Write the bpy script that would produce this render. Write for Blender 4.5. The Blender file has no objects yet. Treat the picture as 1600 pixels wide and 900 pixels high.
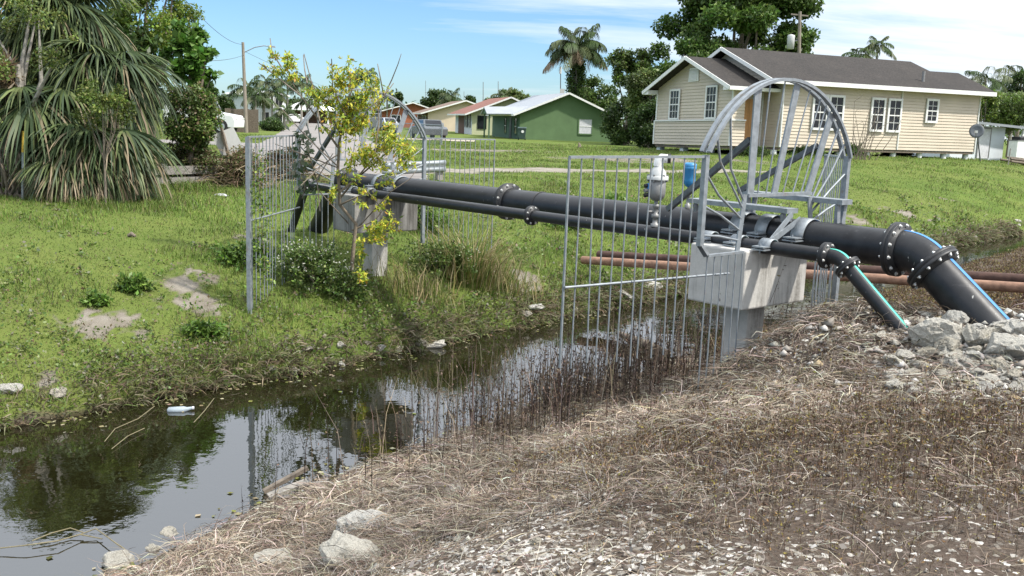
import bpy, bmesh, math, random
import numpy as np
from mathutils import Vector, Matrix
rng = np.random.default_rng(7); random.seed(7)
sc = bpy.context.scene
COL = sc.collection
rad = math.radians
# ------------------------------------------------------------------ camera model
F = 1500.0; TH = math.atan(260 / F); RO = 0.036; EYE = 3.05
_f = np.array([0, math.cos(TH), -math.sin(TH)]); _u = np.array([0, math.sin(TH), math.cos(TH)]); _r = np.array([1.0, 0, 0])
CR = math.cos(RO) * _r + math.sin(RO) * _u; CU = -math.sin(RO) * _r + math.cos(RO) * _u
def _ray(px, py): return _f + (px - 800) / F * CR + (450 - py) / F * CU
def at(px, py, Y):
    r = _ray(px, py); return np.array([0, 0, EYE]) + r * (Y / r[1])
def onz(px, py, z):
    r = _ray(px, py); return np.array([0, 0, EYE]) + r * ((z - EYE) / r[2])
def A(*v): return np.array(v, float)
# ------------------------------------------------------------------ object helpers
def tag(o, label=None, cat=None, group=None, kind=None):
    if label: o['label'] = label
    if cat: o['category'] = cat
    if group: o['group'] = group
    if kind: o['kind'] = kind
    return o
BASE = {}
def thing(name, label, cat, loc=(0, 0, 0), group=None, rz=0.0):
    o = bpy.data.objects.new(name, None); COL.objects.link(o)
    o.location = loc; o.rotation_euler = (0, 0, rz); o.empty_display_size = .2
    BASE[o.name] = np.array(loc, float)
    return tag(o, label, cat, group)
def link(name, me, parent=None, loc=None):
    o = bpy.data.objects.new(name, me); COL.objects.link(o)
    if parent is not None: o.parent = parent
    if loc is not None: o.location = loc
    return o
def root_loc(p):
    v = np.zeros(3)
    while p is not None:
        v = v + np.array(p.location); p = p.parent
    return v
def np_mesh(name, V, Q, mat, parent=None, col=None, smooth=False, local=False, base=None):
    """V (n,3) world coordinates (or local), Q (m,k) faces of k corners"""
    V = np.asarray(V, np.float64); Q = np.asarray(Q, np.int64)
    off = np.zeros(3)
    if not local:
        if parent is not None: off = root_loc(parent)
        elif base is not None: off = np.asarray(base, float)
    me = bpy.data.meshes.new(name)
    n, (m, k) = len(V), Q.shape
    me.vertices.add(n); me.vertices.foreach_set('co', (V - off).astype(np.float32).ravel())
    me.loops.add(m * k); me.loops.foreach_set('vertex_index', Q.astype(np.int32).ravel())
    me.polygons.add(m); me.polygons.foreach_set('loop_start', (np.arange(m) * k).astype(np.int32))
    if smooth: me.polygons.foreach_set('use_smooth', np.ones(m, bool))
    me.update(calc_edges=True)
    if col is not None:
        a = me.color_attributes.new('Col', 'FLOAT_COLOR', 'POINT')
        c4 = np.ones((n, 4), np.float32); c4[:, :3] = col
        a.data.foreach_set('color', c4.ravel())
    if mat is not None: me.materials.append(mat)
    return link(name, me, parent, None if parent is not None else (off if base is not None else None))
class MB:
    def __init__(s): s.v = []; s.f = []; s.sm = []
    def add(s, V, Fs, smooth=False):
        b = len(s.v); s.v += [tuple(map(float, p)) for p in V]
        s.f += [tuple(i + b for i in f) for f in Fs]; s.sm += [smooth] * len(Fs); return s
    def hexa(s, P):  # 8 corner points: 0-3 bottom ring, 4-7 top ring
        return s.add(P, [(3, 2, 1, 0), (4, 5, 6, 7), (0, 1, 5, 4), (1, 2, 6, 5), (2, 3, 7, 6), (3, 0, 4, 7)])
    def box(s, c, size, ax=None, ay=None, az=None):
        c = A(*c); ax = A(1, 0, 0) if ax is None else A(*ax); ay = A(0, 1, 0) if ay is None else A(*ay)
        az = A(0, 0, 1) if az is None else A(*az)
        x, y, z = ax * size[0] / 2, ay * size[1] / 2, az * size[2] / 2
        return s.hexa([c - x - y - z, c + x - y - z, c + x + y - z, c - x + y - z, c - x - y + z, c + x - y + z, c + x + y + z, c - x + y + z])
    def bar(s, p, q, w, h, up=(0, 0, 1)):
        p, q = A(*p), A(*q); d = q - p; L = np.linalg.norm(d); d = d / L
        up = A(*up); a = np.cross(up, d); 
        if np.linalg.norm(a) < 1e-4: a = np.cross(A(1, 0, .01), d)
        a /= np.linalg.norm(a); b = np.cross(d, a)
        return s.box((p + q) / 2, (L, w, h), d, a, b)
    def tube(s, pts, r, n=8, cap=True, smooth=True):
        P = [A(*p) for p in pts]; R = r if hasattr(r, '__len__') else [r] * len(P)
        V = []; m = len(P); a = None
        for i in range(m):
            d = P[min(i + 1, m - 1)] - P[max(i - 1, 0)]; d /= (np.linalg.norm(d) + 1e-9)
            if a is None:
                a = np.cross(d, A(0.13, .21, 1) if abs(d[2]) < .9 else A(1, .1, 0))
            a = a - d * (a @ d); a /= np.linalg.norm(a); b = np.cross(d, a)
            for k in range(n):
                t = 2 * math.pi * k / n; V.append(P[i] + R[i] * (math.cos(t) * a + math.sin(t) * b))
        Fs = [(i * n + k, i * n + (k + 1) % n, (i + 1) * n + (k + 1) % n, (i + 1) * n + k) for i in range(m - 1) for k in range(n)]
        s.add(V, Fs, smooth)
        if cap: s.add(V[:n], [tuple(range(n - 1, -1, -1))]); s.add(V[-n:], [tuple(range(n))])
        return s
    def cyl(s, p, q, r, n=16, r2=None): return s.tube([p, q], [r, r if r2 is None else r2], n)
    def lathe(s, c, prof, n=20, ax=(0, 0, 1)):
        c = A(*c); ax = A(*ax); ax /= np.linalg.norm(ax)
        a = np.cross(ax, A(0, 1, 0) if abs(ax[1]) < .9 else A(1, 0, 0)); a /= np.linalg.norm(a); b = np.cross(ax, a)
        V = [c + ax * z + r * (math.cos(2 * math.pi * k / n) * a + math.sin(2 * math.pi * k / n) * b) for r, z in prof for k in range(n)]
        m = len(prof)
        Fs = [(i * n + k, i * n + (k + 1) % n, (i + 1) * n + (k + 1) % n, (i + 1) * n + k) for i in range(m - 1) for k in range(n)]
        s.add(V, Fs, True); s.add(V[:n], [tuple(range(n - 1, -1, -1))]); s.add(V[-n:], [tuple(range(n))]); return s
    def poly(s, pts, th, nrm):  # planar polygon with thickness along -nrm
        P = [A(*p) for p in pts]; nrm = A(*nrm); k = len(P); V = P + [p - nrm * th for p in P]
        Fs = [tuple(range(k)), tuple(range(2 * k - 1, k - 1, -1))] + [(i, k + i, k + (i + 1) % k, (i + 1) % k) for i in range(k)]
        return s.add(V, Fs)
    def build(s, name, mat, parent=None, base=None, bevel=0, local=False):
        off = np.zeros(3)
        if not local:
            if parent is not None: off = root_loc(parent)
            elif base is not None: off = A(*base)
        me = bpy.data.meshes.new(name)
        me.from_pydata([tuple(A(*p) - off) for p in s.v], [], s.f)
        bm = bmesh.new(); bm.from_mesh(me)
        bmesh.ops.recalc_face_normals(bm, faces=bm.faces[:]); bm.to_mesh(me); bm.free()
        me.polygons.foreach_set('use_smooth', s.sm); me.update()
        me.materials.append(mat)
        o = link(name, me, parent, off if (parent is None and base is not None) else None)
        if bevel:
            m = o.modifiers.new('bevel', 'BEVEL'); m.width = bevel; m.segments = 2; m.limit_method = 'ANGLE'
        return o
def copy_tree(o, parent=None):
    c = o.copy(); COL.objects.link(c); c.parent = parent
    for ch in list(o.children): copy_tree(ch, c)
    return c
# ------------------------------------------------------------------ noise (numpy value noise)
_T = np.random.default_rng(3).random((256, 256))
def vnoise(x, y, sc_=1.0):
    x = np.asarray(x, float) * sc_; y = np.asarray(y, float) * sc_
    xi = np.floor(x).astype(int); yi = np.floor(y).astype(int); fx = x - xi; fy = y - yi
    fx = fx * fx * (3 - 2 * fx); fy = fy * fy * (3 - 2 * fy)
    g = lambda a, b: _T[a & 255, b & 255]
    return (g(xi, yi) * (1 - fx) + g(xi + 1, yi) * fx) * (1 - fy) + (g(xi, yi + 1) * (1 - fx) + g(xi + 1, yi + 1) * fx) * fy
def fbm(x, y, s=1.0, o=3): return sum(vnoise(x, y, s * 2 ** i) * .5 ** i for i in range(o)) / sum(.5 ** i for i in range(o))
def sstep(a, b, x):
    t = np.clip((np.asarray(x, float) - a) / (b - a), 0, 1); return t * t * (3 - 2 * t)
# ------------------------------------------------------------------ materials
def new_mat(name):
    m = bpy.data.materials.new(name); m.use_nodes = True
    nt = m.node_tree; return m, nt, nt.nodes['Principled BSDF']
def N(nt, t, **kw):
    n = nt.nodes.new(t)
    for k, v in kw.items(): setattr(n, k, v)
    return n
def ramp(nt, fac, stops):
    r = N(nt, 'ShaderNodeValToRGB'); e = r.color_ramp.elements
    while len(e) < len(stops): e.new(.5)
    for i, (p, c) in enumerate(stops): e[i].position = p; e[i].color = (*c, 1) if len(c) == 3 else c
    nt.links.new(fac, r.inputs[0]); return r.outputs[0]
def noise(nt, scale, detail=4, rough=.55, coord='Object', stretch=None, dist=0):
    tc = N(nt, 'ShaderNodeTexCoord'); n = N(nt, 'ShaderNodeTexNoise')
    n.inputs['Scale'].default_value = scale; n.inputs['Detail'].default_value = detail; n.inputs['Roughness'].default_value = rough
    n.inputs['Distortion'].default_value = dist
    if stretch:
        mp = N(nt, 'ShaderNodeMapping'); mp.inputs['Scale'].default_value = stretch
        nt.links.new(tc.outputs[coord], mp.inputs[0]); nt.links.new(mp.outputs[0], n.inputs['Vector'])
    else: nt.links.new(tc.outputs[coord], n.inputs['Vector'])
    return n.outputs['Fac']
def mixc(nt, fac, a, b, mode='MIX'):
    m = N(nt, 'ShaderNodeMix', data_type='RGBA', blend_type=mode)
    for i, v in ((0, fac), (6, a), (7, b)):
        if isinstance(v, (int, float)): m.inputs[i].default_value = v
        elif isinstance(v, tuple): m.inputs[i].default_value = (*v, 1)
        else: nt.links.new(v, m.inputs[i])
    return m.outputs[2]
def bump(nt, bs, h, strength=.3, dist=.02):
    b = N(nt, 'ShaderNodeBump'); b.inputs['Strength'].default_value = strength; b.inputs['Distance'].default_value = dist
    nt.links.new(h, b.inputs['Height']); nt.links.new(b.outputs[0], bs.inputs['Normal'])
def basic(name, c, rough=.6, metal=0, var=.15, scale=6, bmp=0, stains=None, spec=.5, coord='Object', stretch=None):
    m, nt, bs = new_mat(name)
    f = noise(nt, scale, 6, .6, coord, stretch)
    lo = tuple(x * (1 - var) for x in c); hi = tuple(min(1, x * (1 + var)) for x in c)
    col = ramp(nt, f, [(.3, lo), (.7, hi)])
    if stains:
        f2 = noise(nt, stains[1], 5, .65, coord, stains[3] if len(stains) > 3 else None)
        msk = ramp(nt, f2, [(stains[2], (0, 0, 0)), (min(1, stains[2] + .18), (1, 1, 1))])
        col = mixc(nt, msk, col, stains[0])
    nt.links.new(col, bs.inputs['Base Color'])
    bs.inputs['Roughness'].default_value = rough; bs.inputs['Metallic'].default_value = metal
    bs.inputs['Specular IOR Level'].default_value = spec
    if bmp: bump(nt, bs, f, bmp, .02)
    return m
def leafmat(name, trans=.3, rough=.5, spec=.3):
    m, nt, bs = new_mat(name)
    a = N(nt, 'ShaderNodeAttribute', attribute_name='Col')
    nt.links.new(a.outputs['Color'], bs.inputs['Base Color'])
    bs.inputs['Roughness'].default_value = rough; bs.inputs['Specular IOR Level'].default_value = spec
    t = N(nt, 'ShaderNodeBsdfTranslucent'); nt.links.new(a.outputs['Color'], t.inputs[0])
    mx = N(nt, 'ShaderNodeMixShader'); mx.inputs[0].default_value = trans
    nt.links.new(bs.outputs[0], mx.inputs[1]); nt.links.new(t.outputs[0], mx.inputs[2])
    nt.links.new(mx.outputs[0], nt.nodes['Material Output'].inputs[0]); return m
M = {}
M['leaf'] = leafmat('leaf', .32, .45, .35); M['blade'] = leafmat('grass_blade', .3, .6, .2); M['straw'] = leafmat('dry_straw', .15, .8, .1)
M['palm'] = leafmat('palm_leaf', .2, .5, .3)
M['bark'] = basic('bark', (.16, .13, .10), .9, 0, .45, 14, .8)
M['bark_grey'] = basic('grey_bark', (.26, .24, .21), .9, 0, .4, 12, .7)
M['twig'] = basic('twig', (.17, .14, .11), .9, 0, .3, 20)
M['golden_bark'] = basic('sapling_bark', (.15, .12, .085), .85, 0, .3, 30, .4)
M['hdpe'] = basic('black_hdpe', (.013, .014, .016), .38, 0, .3, 9, .03, stains=((.06, .06, .062), 3.0, .60, (1, 1, 1)), spec=.35)
def hdpe():
    m, nt, bs = new_mat('scuffed_black_pipe')
    f = noise(nt, 8, 6, .65); col = ramp(nt, f, [(.35, (.009, .0095, .011)), (.7, (.022, .023, .026))])
    geo = N(nt, 'ShaderNodeNewGeometry'); sx = N(nt, 'ShaderNodeSeparateXYZ'); nt.links.new(geo.outputs['Normal'], sx.inputs[0])
    f4 = noise(nt, 3.5, 6, .7); du = N(nt, 'ShaderNodeMath', operation='MULTIPLY'); nt.links.new(f4, du.inputs[0]); mr = N(nt, 'ShaderNodeMapRange'); nt.links.new(sx.outputs[2], mr.inputs[0]); mr.inputs[1].default_value = .35; mr.inputs[2].default_value = 1; nt.links.new(mr.outputs[0], du.inputs[1])
    col = mixc(nt, ramp(nt, du.outputs[0], [(.2, (0, 0, 0)), (.8, (.2, .2, .2))]), col, (.10, .097, .09))
    f2 = noise(nt, 26, 4, .6, 'Object', (1, 1, .35)); col = mixc(nt, ramp(nt, f2, [(.70, (0, 0, 0)), (.735, (.75, .75, .75))]), col, (.42, .42, .40))
    f3 = noise(nt, 5, 8, .8, 'Object', (1, 1, 3), 1.5); col = mixc(nt, ramp(nt, f3, [(.60, (0, 0, 0)), (.66, (.3, .3, .3)), (.72, (0, 0, 0))]), col, (.16, .16, .16))
    nt.links.new(col, bs.inputs['Base Color']); bs.inputs['Specular IOR Level'].default_value = .4
    nt.links.new(ramp(nt, f, [(.3, (.33, .33, .33)), (.7, (.5, .5, .5))]), bs.inputs['Roughness']); bump(nt, bs, f2, .06, .01); return m
M['hdpe'] = hdpe()
M['hdpe_flange'] = basic('black_flange', (.014, .0145, .016), .5, 0, .4, 20, .15)
M['stripe_blue'] = basic('blue_stripe', (.05, .22, .55), .45, 0, .12, 10)
M['stripe_green'] = basic('green_stripe', (.06, .42, .33), .45, 0, .12, 10)
M['bolt'] = basic('galvanised_bolt', (.62, .62, .6), .35, .6, .2, 40)
M['galv'] = basic('galvanised_steel', (.25, .275, .295), .5, .35, .22, 18, .08, stains=((.20, .15, .11), 6, .60))
M['galv_dark'] = basic('weathered_steel', (.11, .12, .13), .55, .5, .3, 18, .1, stains=((.16, .11, .07), 6, .62))
M['white'] = basic('white_paint', (.72, .72, .70), .55, 0, .07, 5)
M['blue_valve'] = basic('blue_valve_paint', (.03, .20, .42), .4, 0, .15, 12)
M['valve_white'] = basic('valve_white', (.46, .47, .46), .5, 0, .14, 14, .1)
M['valve_grey'] = basic('valve_grey', (.22, .22, .215), .5, .3, .15, 10, .1)
M['black'] = basic('black_plastic', (.012, .012, .013), .5)
M['rust_dark'] = basic('dark_rust_pipe', (.075, .04, .03), .85, .1, .35, 9, .5)
M['rust_light'] = basic('light_rust_pipe', (.26, .15, .10), .85, .1, .35, 9, .5)
M['wood_grey'] = basic('grey_wood', (.26, .24, .22), .9, 0, .35, 9, .6, stretch=(1, 1, 6))
M['wood_pole'] = basic('pole_wood', (.22, .19, .155), .9, 0, .3, 5, .5, stretch=(6, 6, .6))
M['glass'] = basic('window_glass', (.018, .02, .024), .12, 0, .3, 2, spec=.3)
M['asphalt_roof'] = None
def concrete():
    m, nt, bs = new_mat('weathered_concrete')
    f = noise(nt, 7, 8, .65); col = ramp(nt, f, [(.3, (.40, .39, .365)), (.7, (.53, .515, .48))])
    drip = noise(nt, 1.0, 5, .6, 'Object', (7, 7, .8)); dm = ramp(nt, drip, [(.52, (0, 0, 0)), (.68, (1, 1, 1))])
    fine = noise(nt, 40, 3, .6); dm2 = mixc(nt, 1.0, dm, ramp(nt, fine, [(.3, (.5, .5, .5)), (.7, (.95, .95, .95))]), 'MULTIPLY')
    col = mixc(nt, dm2, col, (.13, .12, .105))
    nt.links.new(col, bs.inputs['Base Color']); bs.inputs['Roughness'].default_value = .92
    bump(nt, bs, noise(nt, 30, 6, .7), .35, .015); return m
M['concrete'] = concrete()
def concrete_dark():
    m, nt, bs = new_mat('mildewed_concrete')
    f = noise(nt, 7, 8, .65); col = ramp(nt, f, [(.3, (.22, .215, .20)), (.7, (.36, .35, .33))])
    drip = noise(nt, 1.0, 5, .6, 'Object', (6, 6, .5)); dm = ramp(nt, drip, [(.42, (0, 0, 0)), (.6, (.95, .95, .95))])
    col = mixc(nt, dm, col, (.075, .07, .062))
    nt.links.new(col, bs.inputs['Base Color']); bs.inputs['Roughness'].default_value = .92
    bump(nt, bs, noise(nt, 30, 6, .7), .35, .015); return m
M['concrete_dark'] = concrete_dark()
def rockmat():
    m, nt, bs = new_mat('limestone')
    oi = N(nt, 'ShaderNodeObjectInfo')
    f = noise(nt, 7, 10, .78, 'Object', None, .4); col = ramp(nt, f, [(.27, (.13, .125, .11)), (.37, (.42, .40, .36)), (.50, (.66, .64, .585)), (.8, (.74, .72, .66))])
    f2 = noise(nt, 2.2, 6, .75, 'Object', dist=.6)
    sh = N(nt, 'ShaderNodeMath', operation='MULTIPLY_ADD'); nt.links.new(oi.outputs['Random'], sh.inputs[0]); sh.inputs[1].default_value = .3; nt.links.new(f2, sh.inputs[2])
    dm = ramp(nt, sh.outputs[0], [(.74, (0, 0, 0)), (.84, (.8, .8, .8))])
    col = mixc(nt, dm, col, (.11, .11, .105))
    tan = ramp(nt, oi.outputs['Random'], [(.0, (1, 1, 1)), (.5, (1, .97, .9)), (1, (.95, .88, .74))])
    col = mixc(nt, .8, col, tan, 'MULTIPLY')
    nt.links.new(col, bs.inputs['Base Color']); bs.inputs['Roughness'].default_value = .95
    bump(nt, bs, noise(nt, 11, 10, .8), 1.0, .06); return m
M['rock'] = rockmat()
def siding(name, c):
    m, nt, bs = new_mat(name)
    f = noise(nt, .8, 5, .6, 'Object', (1, 1, 2.5)); col = ramp(nt, f, [(.3, tuple(x * .9 for x in c)), (.7, tuple(x * 1.06 for x in c))])
    nt.links.new(col, bs.inputs['Base Color']); bs.inputs['Roughness'].default_value = .6; return m
M['siding'] = siding('beige_siding', (.55, .475, .375))
def shingle(name, a, b):
    m, nt, bs = new_mat(name)
    f = noise(nt, 9, 3, .7, 'Object'); f2 = noise(nt, .7, 5, .6, 'Object')
    col = ramp(nt, f, [(.3, a), (.7, b)]); col = mixc(nt, .75, col, ramp(nt, f2, [(.3, (.62, .6, .6)), (.7, (1.25, 1.2, 1.18))]), 'MULTIPLY')
    nt.links.new(col, bs.inputs['Base Color']); bs.inputs['Roughness'].default_value = .95
    bump(nt, bs, f, .5, .03); return m
M['shingle'] = shingle('dark_shingle', (.014, .012, .0105), (.042, .036, .031))
M['shingle_brown'] = shingle('brown_shingle', (.13, .09, .07), (.22, .16, .12))
M['shingle_dark'] = shingle('charcoal_shingle', (.045, .04, .04), (.085, .075, .075))
M['roof_red'] = shingle('red_shingle', (.17, .075, .055), (.25, .115, .085))
M['metal_roof'] = basic('galvalume_roof', (.30, .32, .345), .5, .2, .08, 1.5)
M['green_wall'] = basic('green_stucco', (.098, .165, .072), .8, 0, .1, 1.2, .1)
M['green_dark'] = basic('dark_green_stucco', (.07, .125, .075), .8, 0, .1, 1.2, .1)  # darker copy of the green stucco: shade of the left side put into the colour
M['yellow_wall'] = basic('pale_yellow_stucco', (.46, .47, .30), .8, 0, .06, 1.2)
M['cream_wall'] = basic('cream_stucco', (.58, .48, .36), .8, 0, .06, 1.2)
M['orange_wall'] = basic('orange_stucco', (.30, .10, .05), .8, 0, .1, 1.2)
M['white_wall'] = basic('white_stucco', (.68, .69, .69), .8, 0, .06, 1.2)
M['shed_wall'] = basic('shed_stucco', (.60, .64, .68), .8, 0, .06, 1.5)
M['brick'] = basic('brown_brick', (.16, .09, .065), .9, 0, .35, 8, .3)
M['plywood'] = basic('plywood', (.52, .27, .11), .75, 0, .28, 2.2, .1, stretch=(3, 3, .5))
M['dark_void'] = basic('dark_cloth', (.03, .03, .03), .9)
M['steel_grey'] = basic('grey_dish', (.10, .11, .12), .45, .2, .15, 6)
M['bin'] = basic('bin_plastic', (.035, .065, .06), .5, 0, .15, 5)
M['tyre'] = basic('tyre_rubber', (.02, .02, .02), .85)
M['silver'] = basic('silver_car_paint', (.45, .47, .5), .25, .4, .05, 3)
M['dark_car'] = basic('dark_car_paint', (.11, .12, .13), .25, .2, .1, 3)
M['truck'] = basic('white_truck_paint', (.72, .72, .72), .3, 0, .04, 3)
M['curtain'] = basic('curtain', (.55, .55, .58), .8, 0, .15, 6)
M['yellow_tip'] = basic('yellow_marker', (.55, .36, .05), .6)
M['litter'] = basic('white_litter', (.72, .72, .72), .6, 0, .1, 20)
# ------------------------------------------------------------------ terrain
CD = A(.69, .724, 0); CD /= np.linalg.norm(CD); FN = A(-CD[1], CD[0], 0)
def sw(x, y): return x * CD[0] + y * CD[1], x * FN[0] + y * FN[1]
def near_edge(s): return np.interp(s, [-40, -5, 2.3, 3.8, 5.5, 7.6, 10, 23, 30, 60, 400], [4.9, 5.4, 5.85, 6.25, 6.55, 6.78, 6.95, 8.0, 8.4, 8.6, 8.6]) + .22 * (fbm(s, s * 0 + 3, .9, 3) - .5) + .1 * (vnoise(s, s * 0 + 9, 4) - .5)
def far_edge(s): return np.interp(s, [-40, -5, 3, 7, 10, 14, 26, 33, 60, 400], [9.3, 9.35, 9.45, 9.5, 9.6, 9.85, 9.65, 9.7, 9.8, 9.8]) + .25 * (fbm(s, s * 0 + 17, .8, 3) - .5) + .1 * (vnoise(s, s * 0 + 5, 4) - .5)
def terrain(x, y):
    x = np.asarray(x, float); y = np.asarray(y, float)
    s, w = sw(x, y); ne, fe = near_edge(s), far_edge(s)
    un, uf = ne - w, w - fe
    top = 1.45 - .62 * sstep(10, 13.5, s)
    hn = top / 1.45 * np.interp(un, [0, .12, .5, 1, 1.5, 2, 2.5, 3, 3.5, 4, 5, 6.5, 9], [0, .06, .14, .27, .43, .62, .83, 1.02, 1.17, 1.28, 1.40, 1.45, 1.45])
    mid = A(4.1, 7.9)
    hn = hn + .30 * np.exp(-(((x - 4.3) / 1.5) ** 2 + ((y - 7.6) / 1.1) ** 2)) * sstep(.3, 2, un)
    hn = hn + .10 * (fbm(x, y, 1.3, 3) - .5) * sstep(0, 1, un) + .05 * (fbm(x + 9, y, 5, 3) - .5) * sstep(0, .6, un)
    hn = hn + .40 * np.exp(-(((x - 2.65) / .75) ** 2 + ((y - 8.1) / .8) ** 2)) * sstep(1.2, 2.4, un)
    hf = 1.4 * (1 - np.exp(-np.maximum(uf, 0) / 2.8)) + .13 * (1 - np.exp(-np.maximum(uf, 0) / .06))
    hf = hf + .09 * (fbm(x + 31, y, .9, 3) - .5) * sstep(0, 1, uf)*(1-sstep(25,60,uf)) + .035 * (fbm(x, y + 40, 5, 2) - .5) * sstep(0, .5, uf)*(1-sstep(20,40,uf))
    hf = hf + .50 * np.exp(-((((x - 18.5) / 15) ** 2 + ((y - 49) / 10.5) ** 2) ** 1.6))
    t = np.clip((w - ne) / np.maximum(fe - ne, .1), 0, 1)
    hb = -.02 - .55 * np.sin(math.pi * t) ** .7
    z = np.where(un > 0, hn, np.where(uf > 0, hf, hb))
    return z
def tz(x, y): return float(terrain(np.array([x]), np.array([y]))[0])
def ground(px, py, it=12):
    """point where the ray through a photo pixel meets the terrain (marching)"""
    r = _ray(px, py); t = 1.5 * 1.004 ** np.arange(1400)
    P = A(0, 0, EYE) + r * t[:, None]; below = P[:, 2] < np.maximum(terrain(P[:, 0], P[:, 1]), 0)
    i = int(np.argmax(below)) if below.any() else len(t) - 1
    return P[i]
def g3(x, y): return A(x, y, tz(x, y))
BARE = [(ground(285, 437), .30, .30), (ground(165, 508), .42, .16), (ground(300, 475), .34, .11), (ground(70, 600), .10, .10), (ground(400, 372), .4, .12), (ground(820, 440), .25, .2),
        (ground(1420, 335), .8, .18), (ground(1340, 345), .7, .25), (ground(1480, 312), .5, .10), (ground(720, 235), 5, 1.0), (ground(1020, 250), 4, .8)]
def bare_mask(x, y):
    m = np.zeros_like(np.asarray(x, float))
    nz = fbm(x, y, 4.5, 4) - .5
    for c, a, b in BARE:
        d2 = ((x - c[0]) / a) ** 2 + ((y - c[1]) / (b * 2.2)) ** 2
        m = np.maximum(m, np.exp(-d2 ** .8) + (nz * 2.2 + (fbm(x, y, 15, 2) - .5) * 1.5) * np.exp(-d2 * .3))
    return np.clip(m, 0, 1)
def track_mask(x, y):   # sandy track running from the road end to the right, past the house
    P = np.array([(-3.5, 27.5), (-.5, 31.0), (3.5, 33.5), (8.5, 36.5), (10.5, 37.3), (12, 37.6)])
    yc = np.interp(x, P[:, 0], P[:, 1]); hw = np.interp(x, [-4, 3, 7, 9, 10.5], [1.3, 1.1, .8, .5, .1])
    d = np.abs(y - yc + (fbm(x, y, .8, 3) - .5) * 1.6) / hw
    return np.where((x > -4) & (x < 10.5), 1 - sstep(.7, 1.15, d), 0)
def gravel_mask(x, y):
    g = .95 * np.exp(-(((x + .1) / 1.0) ** 2 + ((y - 3.9) / 1.25) ** 2)) + 1.3 * np.exp(-(((x - 4.0) / 1.3) ** 2 + ((y - 6.9) / 1.0) ** 4)) + .35 * np.exp(-(((x - 1.4) / 1.0) ** 2 + ((y - 3.4) / .5) ** 2))
    return np.clip(g + .5 * (fbm(x, y, 2.5, 3) - .5), 0, 1)
# grid in canal coordinates, fine near the camera
def axis_pts(segs):
    out = [segs[0][0]]
    for a, b, st in segs:
        n = max(1, int(round((b - a) / st))); out += list(np.linspace(a, b, n + 1)[1:])
    return np.array(out)
S_ = axis_pts([(-900, -60, 70), (-60, -10, 2.5), (-10, 22, .1), (22, 45, .25), (45, 90, 1.5), (90, 1200, 60)])
W_ = axis_pts([(-300, -20, 28), (-20, -3, .6), (-3, 12.5, .075), (12.5, 20, .2), (20, 60, .7), (60, 130, 4), (130, 1300, 60)])
GS, GW = np.meshgrid(S_, W_, indexing='ij')
gx = GS * CD[0] + GW * FN[0]; gy = GS * CD[1] + GW * FN[1]; gz = terrain(gx, gy)
ns_, nw_ = GS.shape
idx = np.arange(ns_ * nw_).reshape(ns_, nw_)
Q = np.stack([idx[:-1, :-1], idx[1:, :-1], idx[1:, 1:], idx[:-1, 1:]], -1).reshape(-1, 4)
un = near_edge(GS) - GW; uf = GW - far_edge(GS)
green = sstep(-.05, .12, uf) * (1 - .95 * np.clip(bare_mask(gx, gy) * 1.2, 0, 1)) * (1 - track_mask(gx, gy))
col = np.stack([green, gravel_mask(gx, gy) * (un > 0), np.clip(track_mask(gx, gy) + .8 * bare_mask(gx, gy), 0, 1)], -1).reshape(-1, 3)
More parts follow.
